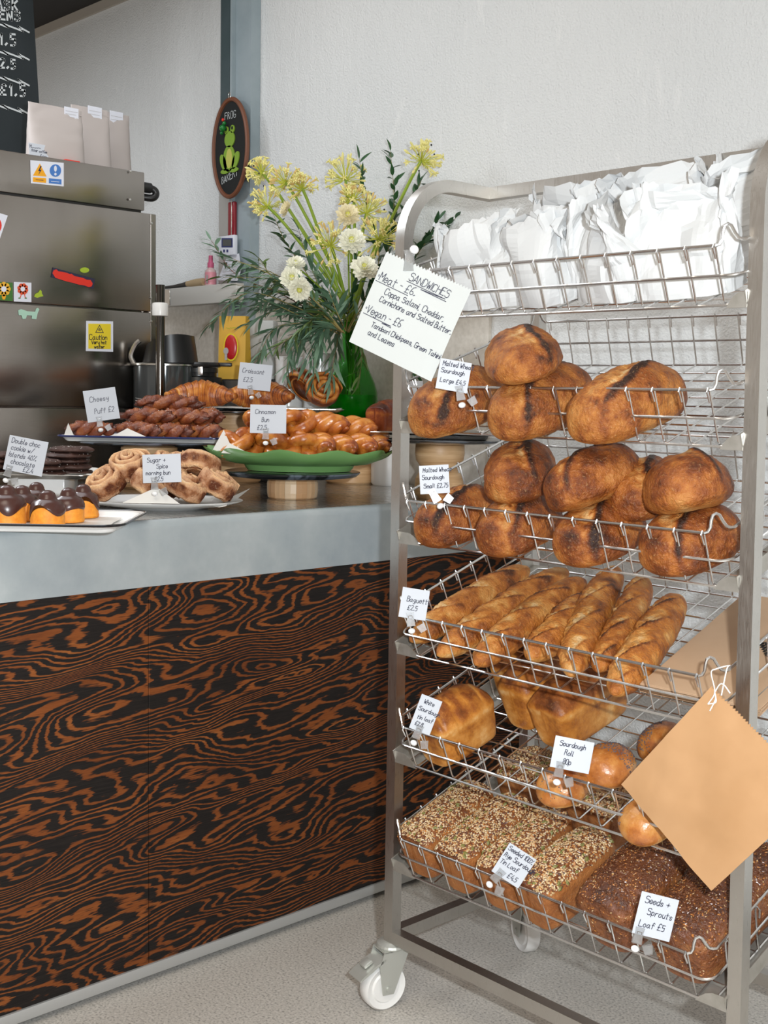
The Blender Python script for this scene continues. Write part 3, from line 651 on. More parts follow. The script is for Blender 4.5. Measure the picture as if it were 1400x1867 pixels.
put_roll(1024, 1428, .052, .074, 3, 'sourdough roll at the basket front, under the roll price card', None, 60, .42)
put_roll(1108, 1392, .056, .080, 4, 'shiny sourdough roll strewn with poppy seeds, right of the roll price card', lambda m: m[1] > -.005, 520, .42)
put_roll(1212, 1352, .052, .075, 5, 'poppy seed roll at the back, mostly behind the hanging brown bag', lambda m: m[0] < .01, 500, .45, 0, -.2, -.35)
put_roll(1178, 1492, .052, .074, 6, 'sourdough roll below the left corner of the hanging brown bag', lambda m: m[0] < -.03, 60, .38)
# ------------------------------------------------------------------ seeded rye and sprout loaves
RYE = [(M['seed_tan'], 5, .85), (M['seed_pale'], 2.5, .8), (M['seed_poppy'], 6, .42), (M['seed_orange'], 1.5, .85), (M['seed_green'], .15, 1.8), (M['seed_brown'], 2, .9)]
G6 = 'seeded rye tin loaves'
rl = ((.018, .118, .235, .112, .0, 'seeded rye tin loaf at the left end of the front row, against the basket side'), (.134, .118, .235, .108, -.03, 'seeded rye tin loaf second from the left in the front row'),
      (.246, .118, .235, .108, .02, 'seeded rye tin loaf third from the left, behind the rye price card'), (.362, .105, .215, .116, -.10, 'seeded rye tin loaf at the right end of the front row, one side showing'),
      (.10, .35, .13, .190, 0., 'seeded rye tin loaf at the back left, lying crossways'), (.30, .33, .145, .150, -.10, 'seeded rye tin loaf in the back row behind the right front loaf'))
for i, (x, s, L, W, yaw, lab) in enumerate(rl):
    t, vf = put_tin(6, x, s, L, W, .118, 71+i, yaw, lab, G6, 'crust_rye', 'seeded_rye_loaf', slashes=0, crown=.16, over=.015, nz=.022)
    sv = seeds(vf, 3200, RYE, 80+i, (.0036, .0024, .0016), .35, .62); tag(mk('seed_topping', sv[:2], [p[0] for p in RYE], t, False, mi=sv[2]), kind='stuff')
SPR = [(M['seed_brown'], 5, 1), (M['seed_orange'], 1.3, .8), (M['seed_tan'], .7, .7)]
for i, (x, s, L, W, yaw, lab) in enumerate(((.52, .165, .30, .140, -.04, 'dark seeds and sprouts loaf left of the sprout loaf price card'), (.682, .165, .30, .150, -.04, 'dark seeds and sprouts loaf at the right end, behind the rack post'))):
    t, vf = put_tin(6, x, s, L, W, .135, 91+i, yaw, lab, 'seeds and sprouts loaves', 'crust_sprout', 'sprout_loaf', slashes=0, crown=.22, over=.02, nz=.03)
    sv = seeds(vf, 2600, SPR, 95+i, (.0036, .0018, .0014), -.2, .12); tag(mk('grain_crust', sv[:2], [p[0] for p in SPR], t, False, mi=sv[2]), kind='stuff')

# ------------------------------------------------------------------ price cards in clear clips
CARDS = []
def price_card(uv, d, wpx, hpx, roll, label, lines, yaw=0, tilt=.12, clip=(0, -.5), clip_rot=0, size=None, name='price_card', cat='price card', group='handwritten price cards', sign=False):
    """uv: centre of the card on its sight line at depth d; roll: lean in the card's plane (degrees, clockwise)."""
    c = at(uv[0], uv[1], d); s = d/FPX; w, h = wpx*s, hpx*s
    o = empty(name, label, cat, c, 0, group)
    o.rotation_euler = (Matrix.Rotation(FACE+yaw, 3, 'Z') @ Matrix.Rotation(PI/2-tilt, 3, 'X') @ Matrix.Rotation(-math.radians(roll), 3, 'Z')).to_euler()
    face = mk('card', rbox(-w/2, w/2, -h/2, h/2, -.0004, .0004, .0003, 1), M['card'], o, False)
    lettering('lettering', [(t, sz*h, -w/2+x*w, -h/2+y*h) for (t, sz, x, y) in lines], .0013, face, (0, 0, .0004), (1, 0, 0), (0, 1, 0), (0, 0, 1), M['ink'], jit=.16)
    cx, cy = clip[0]*w, clip[1]*h; a = math.radians(clip_rot); R = Matrix.Rotation(a, 4, 'Z'); R.translation = (cx, cy, 0)
    def cw(vf): return [tuple(R @ Vector(p)) for p in vf[0]], vf[1]
    j1 = prism([(-.009, -.016, .0015), (.009, -.016, .0015), (.007, .004, .0015), (.0085, .013, .0015), (-.0085, .013, .0015), (-.007, .004, .0015)], .0022, (0, 0, 1))
    j2 = prism([(-.009, -.016, -.0035), (.009, -.016, -.0035), (.007, .004, -.0035), (.0085, .013, -.0035), (-.0085, .013, -.0035), (-.007, .004, -.0035)], .0022, (0, 0, 1))
    mk('clip_jaw', cw(j1), M['clear_plastic'], o, False); mk('clip_jaw', cw(j2), M['clear_plastic'], o, False)
    mk('clip_spring', cw(tube([(-.004, .002, .0042), (-.004, .006, .0044), (.004, .006, .0044), (.004, .002, .0042)], .0007, 5)), M['chrome'], o)
    mk('clip_ball', cw(mv(ball(.0072, 12, 8), (0, -.026, 0), (0, 0, 0), (1.05, .85, 1))), M['ball_plastic'], o)
    for dx in (-.012, .012):
        mk('base_jaw', cw(mv(prism([(-.007, -.008, 0), (.007, -.008, 0), (.009, .008, 0), (-.009, .008, 0)], .002, (0, 0, 1)), (.022, -.022, dx*.25), (0, 0, .4))), M['clear_plastic'], o, False)
    return o
def rail_depth(k, u):
    z = BZ[k]+WH*CB; p = on(u, 800, 1, -WH*SB)
    X = p[0]; return float((np.array((X, -WH*SB-.006, z))-CAM)@FW)
price_card((827, 685), rail_depth(2, 827)-.055, 58, 56, 9, 'price card reading Malted Wheat Sourdough Large, clipped to the second basket', [('Malted Wheat', .15, .10, .78), ('Sourdough', .15, .08, .55), ('Large £4.5', .15, .10, .24)], clip=(.28, -.5), clip_rot=20)
price_card((792, 874), rail_depth(3, 792)-.055, 54, 52, -4, 'price card reading Malted Wheat Sourdough Small, clipped to the third basket', [('Malted Wheat', .15, .12, .76), ('Sourdough', .15, .08, .50), ('Small £2.75', .15, .12, .20)], clip=(-.05, -.55), clip_rot=28)
price_card((755, 1101), rail_depth(4, 770)-.055, 50, 55, 8, 'price card reading Baguette, clipped to the fourth basket', [('Baguette', .17, .22, .55), ('£2.5', .16, .28, .28)], clip=(-.05, -.5), clip_rot=15)
price_card((776, 1303), rail_depth(5, 776)-.055, 40, 66, 20, 'narrow price card reading White Sourdough tin loaf on the fifth basket', [('White', .12, .22, .78), ('Sourdough', .12, .10, .56), ('tin loaf', .12, .18, .33), ('£2.8', .11, .18, .14)], clip=(-.05, -.5), clip_rot=0)
price_card((1043, 1376), rail_depth(5, 1043)-.055, 72, 58, 10, 'price card reading Sourdough Roll 80p on the fifth basket', [('Sourdough', .16, .14, .72), ('Roll', .16, .30, .45), ('80p', .16, .30, .17)], clip=(-.25, -.5), clip_rot=0)
price_card((937, 1578), rail_depth(6, 937)-.055, 58, 62, 32, 'steeply tilted price card reading Seeded 100% Rye on the bottom basket', [('Seeded 100%', .14, .06, .80), ('Rye Sourdough', .14, .06, .58), ('Tin Loaf', .14, .06, .36), ('£4.5', .15, .50, .10)], clip=(-.25, -.48), clip_rot=-10)
price_card((1195, 1671), rail_depth(6, 1195)-.055, 70, 78, 13, 'price card reading Seeds and Sprouts Loaf, clipped to the bottom basket', [('Seeds +', .15, .14, .76), ('Sprouts', .15, .26, .50), ('Loaf £5', .15, .12, .20)], clip=(-.32, -.5), clip_rot=0)

# sandwich sign: a flattened white paper bag with pinked top edge, clipped to the left post
c = at(746, 577, 2.47); sg = empty('sandwich_sign', 'white paper sign listing sandwiches, hanging askew from the left rack post', 'sign', c, 0)
sg.rotation_euler = (Matrix.Rotation(FACE-.36, 3, 'Z') @ Matrix.Rotation(PI/2-.06, 3, 'X') @ Matrix.Rotation(-math.radians(23.5), 3, 'Z')).to_euler()
sp_ = 2.47/FPX; w, h = 172*sp_*1.06, 178*sp_
def sheetpt(a, b):
    x, y = (a-.5)*w, (b-.5)*h
    z = .004*math.sin(a*5+1)*b-.010*max(0, .55-b)*(b < .55)*1.2+.012*a*a-.018*max(0, a-.85)*(1-b)
    if b > .99: y += .0022*(1 if int(a*56) % 2 else -1)
    return x, y, z
face = mk('paper', grid(lambda b, a: sheetpt(a, b), 22, 57), M['paper_sign'], sg)
st = []
for (t, sz, x, y) in (('SANDWICHES', .078, .34, .83), ('*Meat - £6.', .088, .02, .705), ('Coppa Salami, Cheddar,', .064, .16, .60), ('Cornichons and Salted Butter.', .060, .14, .51), ('*Vegan - £6', .080, .03, .355), ('Tandoori Chickpeas, Green Tahini', .054, .16, .24), ('and Leaves', .060, .16, .15)):
    st += text_strokes(t, sz*h, x*w, y*h, jit=.2, track=1.0)[0]
st += [[(.33*w, .815*h), (.78*w, .81*h), (.5*w, .795*h), (.80*w, .79*h)], [(.02*w, .69*h), (.40*w, .685*h)], [(.03*w, .335*h), (.36*w, .33*h), (.26*w, .32*h), (.37*w, .315*h)]]
st = [[(a, b) for a, b in q if True] for q in st]
V, F = ribbons(st, .0013, (0, 0, 0), (1, 0, 0), (0, 1, 0), (0, 0, 1), 0)
V = [(p[0]-w/2, p[1]-h/2, sheetpt(min(.97, p[0]/w), min(.97, p[1]/h))[2]+.0011) for p in V]
mk('lettering', (V, F), M['ink'], face, False)
cl = [(-.045, h/2-.006)]
for cx, cy in cl:
    for zz in (.003, -.005): mk('clip_jaw', mv(prism([(-.011, -.012, 0), (.011, -.012, 0), (.008, .018, 0), (.012, .030, 0), (-.012, .030, 0), (-.008, .018, 0)], .0025, (0, 0, 1)), (cx, cy, zz), (0, 0, .4)), M['clear_plastic'], sg, False)
    mk('clip_ball', mv(ball(.0095, 12, 8), (cx-.004, cy+.032, 0)), M['ball_plastic'], sg)

# ------------------------------------------------------------------ white paper bags in the top basket
def paper_bag(x, s, w, d, h, yaw, lean, seed, label):
    off = seed*5.3; nu, nv = 20, 72; h *= .86
    def fn(a, b):
        t = 2*PI*b; f = a**1.2; bulge = 1+.10*math.sin(PI*min(1, a*1.3))
        W_ = w/2*(1+.04*a)*bulge; D = d/2*(1-f)*bulge+.004
        cx, sx = math.cos(t), math.sin(t); X = W_*math.copysign(abs(cx)**.5, cx); Y = D*math.copysign(abs(sx)**.7, sx); Z = h*a
        amp = .3+.7*a
        q = [noise.ridged_multi_fractal(Vector((X*5.5+off+7*i, (Y+.25*sx)*5.5, Z*5.5+3*i)), 1, 2, 2, 1, 2)-1 for i in range(2)]; q2 = noise.cell_vector(Vector((X*17+off, 9*(sx > 0), Z*13)))
        Y += amp*(.060*q[0]+.018*(q2[1]-.5))+.045*a*a*math.sin(X*17+off); X += amp*(.036*q[1]+.006*(q2[0]-.5)); Z += amp*.010*(q2[2]-.5)*(a < .97)
        if a > .99: Z += .0025*(1 if int(b*72) % 2 else -1)
        Z += a**3*.020*math.sin(b*PI*6+off)
        Y += lean*a*a*h
        return X, Y, Z
    vf = grid(fn, nu, nv, True); vf = (vf[0], vf[1]+[tuple(range(nv-1, -1, -1))])
    o = mk('paper_bag', vf, M['paper_white'], None, False); pose(o, shelf(1, x, s, .003), yaw, TILT)
    return tag(o, label, 'paper bag', 'white sandwich bags')
for q in ((.085, .09, .15, .09, .185, .1, .25, 1, 'white paper bag at the far left front of the top basket'), (.235, .10, .19, .10, .19, -.1, .1, 2, 'white paper bag second from left at the front of the top basket'),
          (.21, .27, .22, .10, .215, .05, .0, 3, 'tall white paper bag behind the two left front bags'), (.43, .10, .17, .10, .20, -.25, -.1, 4, 'white paper bag with a folded corner, in the middle of the top basket'),
          (.585, .10, .19, .11, .215, .1, .0, 5, 'white paper bag at the right end of the top basket, with pen scribble'), (.44, .28, .20, .10, .22, .2, .1, 6, 'white paper bag behind the middle front bag, only its top showing'),
          (.62, .29, .20, .10, .225, -.1, .1, 7, 'white paper bag at the back right corner of the top basket')):
    paper_bag(*q)

# ------------------------------------------------------------------ flat brown bags in the fourth basket, and the hanging one
P0, P1 = shelf_at(4, 1168, 1262, .004), shelf_at(4, 1328, 1122, .004)
dirn = P1-P0; dirn[2] = 0; ya = math.atan2(dirn[1]/CB, dirn[0])-PI/2
stk = empty('brown_bag_stack_origin', '', '')
bpy.data.objects.remove(stk)
base = None
for i in range(16):
    vf = rbox(0, .245, 0, .395, 0, .0011, .0004, 1)
    if i == 0:
        base = mk('brown_paper_bag', vf, [M['kraft_stack']], None, False); o = base
    else: o = base.copy(); link(o)
    pt = P0+np.array((0, -SB, CB))*(.0012*i+.001)
    yaw = ya+rnd.uniform(-.012, .012)-(.03 if i > 12 else 0)
    pose(o, pt+np.array((rnd.uniform(-.003, .003), rnd.uniform(-.003, .003), 0)), yaw, TILT)
    tag(o, 'flat brown paper bag in the stack of identical bags beside the baguettes' if i < 15 else 'topmost flat brown paper bag of the stack, printed with a black emblem', 'paper bag', 'stack of flat brown bags' if i < 15 else None)
top = o; top.data = base.data.copy()
em = []
for i, wdt in enumerate((.006, .013, .021, .030, .040, .050)):
    y = .045-.008*i; em.append([(-wdt/2, y), (-wdt*.2, y+.003), (0, y+.001), (wdt*.2, y+.003), (wdt/2, y)])
V, F = ribbons(em, .006, (.17, .20, .0013), (.3, .95, 0), (-.95, .3, 0), (0, 0, 1), 0)
mk('printed_emblem', (V, F), M['logo_black'], top, False)
lettering('printed_word', [('BAKERY', .012, -.03, -.012)], .0022, top, (.17, .20, .0013), (.3, .95, 0), (-.95, .3, 0), (0, 0, 1), M['logo_black'], jit=.05)
# hanging bag: corners from sight lines onto an upright plane just in front of the baskets
cs = [on(u, v, 1, -.075) for u, v in ((1297, 1252), (1133, 1430), (1303, 1621))]; cs.append(cs[0]+cs[2]-cs[1])
hb = empty('brown_paper_bag', 'single flat brown paper bag hung cornerwise by white string from the basket rail', 'paper bag', cs[0])
A, B, C_, D = cs
def bagpt(a, b, s=0):
    p = A*(1-a)*(1-b)+B*a*(1-b)+C_*a*b+D*(1-a)*b
    y = -.004*math.sin(PI*a)*math.sin(PI*b)-.010*a*b+.0035*fbm((a*3, b*3, 1))+.0016*math.sin((a-b)*9)*math.sin(PI*a)*math.sin(PI*b)
    if b > .99 or False: pass
    q = np.array((p[0], p[1]+y+s, p[2]))
    if b < .01 and False: pass
    return q
def bagedge(a, b, s):
    q = bagpt(a, b, s)
    if a < .01: q = q+(B-A)/np.linalg.norm(B-A)*(.0018 if int(b*80) % 2 else -.0018)
    return q
V1, F1 = grid(lambda a, b: bagedge(a, b, -.0012), 20, 81); V2, F2 = grid(lambda a, b: bagedge(a, b, .0012), 20, 81)
part('bag_front', (V1, F1), M['kraft'], hb); part('bag_back', (V2, F2), M['kraft'], hb)
hole = bagpt(.09, .075, -.002); hump = on(1318, 1216, 1, -.045)
sl, sr = on(1300, 1226, 1, -.045), on(1329, 1219, 1, -.045)
up1 = np.array((0, -.004, 0))
kn = on(1303, 1262, 1, -.079)
part('string', cat2(tube(catmull([hole+up1, kn, sl+np.array((0, -.006, .0)), sl+np.array((.003, .004, .006)), sr+np.array((-.003, .006, .004)), sr+np.array((0, -.007, 0)), on(1315, 1268, 1, -.082)], 6), .0011, 5),
     tube(catmull([kn, on(1312, 1248, 1, -.083), on(1320, 1249, 1, -.083), on(1331, 1264, 1, -.082)], 6), .0011, 5), tube(catmull([kn, on(1304, 1275, 1, -.084), on(1294, 1296, 1, -.084)], 6), .0011, 5),
     tube(catmull([kn, on(1305, 1280, 1, -.083), hole+up1*.6], 6), .0011, 5)), M['string'], hb)

# ------------------------------------------------------------------ things on the counter; each stands at its own depth
EX = np.array((RT[0], RT[1], 0)); EY = np.array((-RT[1], RT[0], 0))
def zat(u, v, d): return at(u, v, d)
def tray_mesh(w, h, r, lip, z=.014):
    n = 6; o = rrect(w, h, r, n); i_ = rrect(w-2*lip, h-2*lip, max(r-lip, .01), n); k = len(o)
    o2 = rrect(w-lip*1.2, h-lip*1.2, max(r-lip*.6, .01), n)
    rings = [[(x, y, 0) for x, y in rrect(w-2*lip-.006, h-2*lip-.006, max(r-lip, .01), n)], [(x, y, z-.003) for x, y in o2], [(x, y, z) for x, y in o], [(x, y, z+.0022) for x, y in o], [(x, y, z-.0005) for x, y in o2], [(x, y, .0025) for x, y in i_]]
    V = [p for q in rings for p in q]; F = []
    for a in range(5):
        for b in range(k): F.append((a*k+b, a*k+(b+1) % k, (a+1)*k+(b+1) % k, (a+1)*k+b))
    F += [tuple(range(k-1, -1, -1)), tuple(5*k+b for b in range(k))]
    rim = tube([(x, y, z+.001) for x, y in o], .0028, 6, True)
    return (V, F), rim
def sheet(name, par, w, h, z, seed, m='parchment', curl=.02):
    r = random.Random(seed); off = seed*2.2
    def fn(a, b):
        x, y = (a-.5)*w, (b-.5)*h; e = max(abs(a-.5), abs(b-.5))*2; q = fbm((x*9+off, y*9, 0))
        return x+.01*fbm((y*8+off, 1, 0)), y+.01*fbm((x*8+off, 2, 0)), z+max(0, e-.72)/.28*curl*(.35+.9*abs(q))+.001
    return mk(name, grid(fn, 22, 22), M[m], par)
def lump_tube(path, R, seed, amp=.18, n=14, freq=30, base=.45, flat=1., ridge=0, rf=0):
    off = seed*3.3; V, F = tube(path, R, n, flat=flat); m = len(path); C = []; W_ = []
    P = np.array(path)
    for i in range(m):
        for k in range(n):
            p = np.array(V[i*n+k]); q = fbm((p[0]*freq+off, p[1]*freq, p[2]*freq)); s = 1+amp*q+ridge*math.sin(rf*i)
            W_.append(P[i]+(p-P[i])*s); C.append(base+.3*q+ridge*1.6*math.sin(rf*i))
    return (W_, F), C
def join_c(*vc):
    V, F, C = [], [], []
    for (v, f), c in vc:
        n = len(V); V += [tuple(p) for p in v]; F += [tuple(i+n for i in q) for q in f]; C += list(c)
    return (V, F), C
def taper(n, a=.25, p=.5): return [max(.06, math.sin(PI*(i+.4)/(n-1+.8)))**p for i in range(n)]
def twist(L, R, turns, strands, seed, off=.62, arch=.0):
    out = []; n = 40
    for s in range(strands):
        P = []
        for i in range(n):
            t = i/(n-1); a = 2*PI*(turns*t+s/strands); e = math.sin(PI*(t*.96+.02))**.6
            P.append((R*off*math.cos(a)*e, L*(t-.5), R*off*math.sin(a)*e+arch*math.sin(PI*t)))
        out.append(lump_tube(P, [R*.72*q for q in taper(n, p=.4)], seed+s, .10, 12, 40, .40))
    (V, F), C = join_c(*out); A = np.array(V); z0 = A[:, 2].min()
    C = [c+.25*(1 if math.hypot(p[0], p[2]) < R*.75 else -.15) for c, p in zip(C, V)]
    return ([(p[0], p[1], p[2]-z0) for p in V], F), C
def knot(R, r, seed):
    P = []
    for i in range(110):
        t = 2*PI*i/110; P.append(((R*.62+R*.36*math.cos(3*t))*math.cos(2*t), (R*.62+R*.36*math.cos(3*t))*math.sin(2*t), R*.42*math.sin(3*t)))
    (V, F), C = lump_tube(P+[P[0]], r, seed, .10, 12, 30, .40); z0 = min(p[2] for p in V)
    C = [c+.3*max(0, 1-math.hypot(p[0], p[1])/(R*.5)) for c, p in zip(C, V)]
    return ([(p[0], p[1], p[2]-z0) for p in V], F), C
def spiral_bun(R, H, turns, seed, gap=1.0, tall=1.5, amp=.06):
    P, RR = [], []; n = int(turns*26); th = R/(turns+.5)
    for i in range(n):
        t = i/(n-1); a = 2*PI*turns*t; r = R*(1-t)*.93+th*.3; P.append((r*math.cos(a), r*math.sin(a), H*.5+.32*H*t*t)); RR.append(th*(.54 if amp > .08 else .62)*min(1, .25+8*min(t, 1-t)))
    V, F = tube(P, RR, 10); off = seed*1.9; W_, C = [], []
    for i in range(n):
        for k in range(10):
            p = np.array(V[i*10+k]); q0 = np.array(P[i]); dz = p[2]-q0[2]; dz = dz*(H*.5/max(RR[i], 1e-4))*(.98 if dz < 0 else tall*.62); p = np.array((p[0], p[1], q0[2]+dz)); q = fbm((p[0]*45+off, p[1]*45, p[2]*45))
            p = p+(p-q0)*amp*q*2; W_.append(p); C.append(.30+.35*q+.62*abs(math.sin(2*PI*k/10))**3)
    # a thin core closes the gaps between the turns
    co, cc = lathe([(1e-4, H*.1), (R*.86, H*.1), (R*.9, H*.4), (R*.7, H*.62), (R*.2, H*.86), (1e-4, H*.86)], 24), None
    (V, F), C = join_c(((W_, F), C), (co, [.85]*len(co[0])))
    z0 = min(p[2] for p in V); return ([(p[0], p[1], p[2]-z0) for p in V], F), C
def croissant(L, R, seed):
    n = 110; P, RR = [], []
    for i in range(n):
        t = -1+2*i/(n-1); P.append((L/2*t, -.30*L*t*t, 0)); seg = (abs(t)*4.6+.35) % 1.0
        RR.append(R*max(.10, (1-abs(t)**1.5))**.85*(1.06-.17*seg)+.004)
    (V, F), C = lump_tube(P, RR, seed, .05, 26, 40, .42); C2 = []
    for i in range(n):
        t = -1+2*i/(n-1); seg = (abs(t)*4.6+.35) % 1.0
        for k in range(26): C2.append(C[i*26+k]+.28*(1-seg)**3+.14*math.sin(i*2.1+.25*k)-.12*(seg > .75)+.10*abs(t))
    A = np.array(V); z0 = A[:, 2].min()
    return ([(p[0], p[1], max(p[2]-z0-R*.25, 0)) for p in V], F), C2
def setc(p, dx, dy, dz=0): return np.array(p)+EX*dx+EY*dy+np.array((0, 0, dz))
def pedestal(name, label, c, r, h, board_r, kind='plain', group='wooden cake stands', bh=.010):
    o = empty(name, label, 'cake stand', (c[0], c[1], CT+.0012), FACE, group)
    if kind == 'staves':
        nst = 14
        for k in range(nst):
            a0, a1 = 2*PI*k/nst, 2*PI*(k+1)/nst; V = []; pr = [(r*.90, 0), (r*.97, .004), (r, h*.3), (r, h*.72), (r*.93, h-.004), (r*.85, h)]
            for a in (a0+.003, (a0+a1)/2, a1-.003):
                V += [(q*math.cos(a), q*math.sin(a), z) for q, z in pr]+[(.012*math.cos(a), .012*math.sin(a), h), (.012*math.cos(a), .012*math.sin(a), 0)]
            m = 8; F = [(i, i+1, m+i+1, m+i) if False else (i, m+i, m+(i+1) % m, (i+1) % m) for i in range(m)]+[(m+i, 2*m+i, 2*m+(i+1) % m, m+(i+1) % m) for i in range(m)]+[tuple(range(m)), tuple(range(3*m-1, 2*m-1, -1))]
            mk('stave', (V, F), M['stave_%d' % (k*7 % 3)], o, False)
    elif kind == 'waist':
        mk('turned_foot', lathe([(.02, 0), (r*.86, 0), (r*.97, .01), (r, h*.12), (r*.97, h*.34), (r*.83, h*.47), (r*.76, h*.52), (r*.80, h*.58), (r*.96, h*.68), (r, h*.82), (r*.98, h*.97), (r*.94, h), (.02, h)], 48), M['pedestal_wood'], o)
    else:
        mk('turned_foot', lathe([(.02, 0), (r*.92, 0), (r, .006), (r, h*.45), (r*.9, h*.6), (r*.92, h*.8), (r, h*.9), (r*.97, h), (.02, h)], 48), M['pedestal_wood'], o)
    mk('board', lathe([(.001, h+.0004), (board_r*.80, h+.0004), (board_r*.95, h+.004), (board_r, h+bh*.8), (board_r, h+bh), (board_r*.985, h+bh+.001), (.001, h+bh+.001)], 64), M['black_board'], o)
    return o
def stand(name, vf, m, loc, yaw, label, cat, group=None, attr=None, roll=0, pitch=0, smooth=True):
    o = mk(name, vf, m, None, smooth, attr=attr); pose(o, loc, FACE+yaw, 0, roll, pitch); return tag(o, label, cat, group)

# --- front left: enamel tray of chocolate capped cakes
ct = CT+.0013
T1 = at(38, 950, 2.66); T1[2] = ct
tr = empty('enamel_tray', 'white enamel tray with black rim at the front left counter edge', 'tray', T1, FACE+.02)
vf, rim = tray_mesh(.50, .33, .05, .022, .016); mk('tray_body', vf, M['enamel'], tr); mk('rim', rim, M['enamel_black'], tr); sheet('paper_liner', tr, .40, .25, .003, 3, curl=.004)
def dome(u, v, d, s, seed, yaw, label):
    p = at(u, v, d); p[2] = ct+.0055
    o = empty('chocolate_capped_cake', label, 'cake', p, yaw, 'chocolate capped cakes')
    r = .036*s; off = seed*2.1
    mk('sponge', lathe([(.001, 0), (r*.97, 0), (r*1.03, .004), (r*.98, .012*s), (r, .018*s), (r*.97, .034*s), (r*.88, .047*s), (r*.6, .056*s), (.001, .058*s)], 40), M['orange_sponge'], o)
    pr = [(r*1.02, .040), (r*1.045, .042), (r*1.03, .0445), (r*.95, .050), (r*.78, .0565), (r*.58, .059), (r*.52, .062), (r*.50, .066), (r*.42, .0725), (r*.28, .0765), (r*.12, .0785), (.0005, .079)]
    def drip(q, t):
        z = q[2]*s
        if q[2] < .05: z -= (.010*math.sin(t*2+off)+.009*math.sin(t*3+off*2)+.006)*s*(1-(q[2]-.040)/.010); k = 1.0
        return q[0], q[1], max(z, .006)
    mk('chocolate_cap', lathe(pr, 48, drip), M['chocolate'], o)
for q in ((13, 957, 2.60, 1.08, 1, .3, 'chocolate capped cake cut off by the left picture edge'), (87, 963, 2.56, 1.0, 2, 2.2, 'chocolate capped cake nearest the front of the enamel tray'),
          (41, 948, 2.69, .98, 3, 4.0, 'chocolate capped cake behind the two front ones, towards the left'), (67, 935, 2.82, .95, 4, 5.0, 'chocolate capped cake farthest back, its sponge nearly hidden'),
          (125, 955, 2.68, .95, 5, 1.2, 'chocolate capped cake second from the right on the tray'), (152, 944, 2.78, .96, 6, .2, 'chocolate capped cake at the right end of the tray')): dome(*q)
# --- cookies on a low stand
K = at(62, 888, 3.26); zt = float(at(62, 884, 3.2)[2])
K[2] = ct
ks = empty('cookie_stand', 'steel tray on a low white box holding the double chocolate cookies', 'stand', K, FACE)
hk = .062
mk('box_foot', rbox(-.05, .10, -.07, .07, 0, hk, .003), M['enamel'], ks); vf, rim = tray_mesh(.36, .26, .03, .014, .010); mk('tray_body', mv(vf, (0, 0, hk+.001)), M['steel'], ks); sheet('paper_liner', ks, .37, .27, hk+.004, 5, curl=.022)
def cookie(x, y, z, R, seed, label, tiltr=0):
    off = seed*4.7
    pr = [(.001, 0), (R*.9, 0), (R, .004), (R*.98, .008), (R*.8, .0125), (R*.45, .014), (.001, .0145)]
    vf = lathe(pr, 36, lambda q, t: (q[0]*(1+.05*math.sin(3*t+off)), q[1]*(1+.05*math.sin(3*t+off)), q[2]+.0035*fbm((q[0]*60+off, q[1]*60, 0))*(q[2] > .006)))
    o = empty('double_chocolate_cookie', label, 'cookie', setc(K, x, y, hk+.006+z), FACE+seed, 'double chocolate cookies')
    mk('crumb', vf, M['cookie'], o); sv = seeds(vf, 26, [(M['salt'], 1, .6)], seed, (.0022, .0016, .0014), .4, .6); tag(mk('salt_flakes', sv[:2], M['salt'], o, False), kind='stuff'); o.rotation_euler.x = tiltr
nm = ('bottom', 'second', 'third', 'fourth', 'top')
for i in range(5): cookie(.088+.006*math.sin(i*2), .02+.006*math.cos(i*3), .0148*i, .060, i+1, '%s cookie of the tall right hand stack' % nm[i])
for i in range(3): cookie(.038-.004*i, -.055, .0148*i, .060, i+11, '%s cookie of the short front stack beside the price card' % ('lowest', 'middle', 'upper')[i])
for i in range(4): cookie(-.105+.004*i, -.02, .0148*i, .060, i+21, '%s cookie of the left stack, behind the price card' % ('lowest', 'second lowest', 'second highest', 'highest')[i])
# --- sugar and spice buns
SU = at(298, 918, 3.08); SU[2] = ct
pl = empty('oval_plate', 'white oval porcelain plate under the sugar dusted buns', 'plate', SU, FACE)
mk('plate_body', mv(lathe([(.001, 0), (.10, 0), (.105, .003), (.16, .009), (.198, .020), (.2, .0225), (.196, .0225), (.155, .012), (.10, .0065), (.001, .006)], 64), sc=(1, .72, 1)), M['porcelain'], pl)
sheet('paper_liner', pl, .34, .22, .009, 8, curl=.012)
mk('paper_corner', prism([(-.075, -.135, .024), (.065, -.138, .024), (.005, -.118, .062)], .0006, (0, 1, 0)), M['parchment'], pl, False)
mk('paper_corner', prism([(.150, -.03, .022), (.185, .02, .026), (.222, -.02, .056)], .0006, (0, 1, 0)), M['parchment'], pl, False)
def sugar(x, y, z, R, H, seed, yaw, pitch, roll, label):
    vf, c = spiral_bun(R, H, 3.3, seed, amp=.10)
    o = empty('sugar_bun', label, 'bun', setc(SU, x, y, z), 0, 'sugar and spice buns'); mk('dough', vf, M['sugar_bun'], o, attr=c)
    pose(o, setc(SU, x, y, z+(.6*R*(abs(math.sin(pitch))+abs(math.sin(roll))*.7) if z < .03 else .012)), FACE+yaw, 0, roll, pitch)
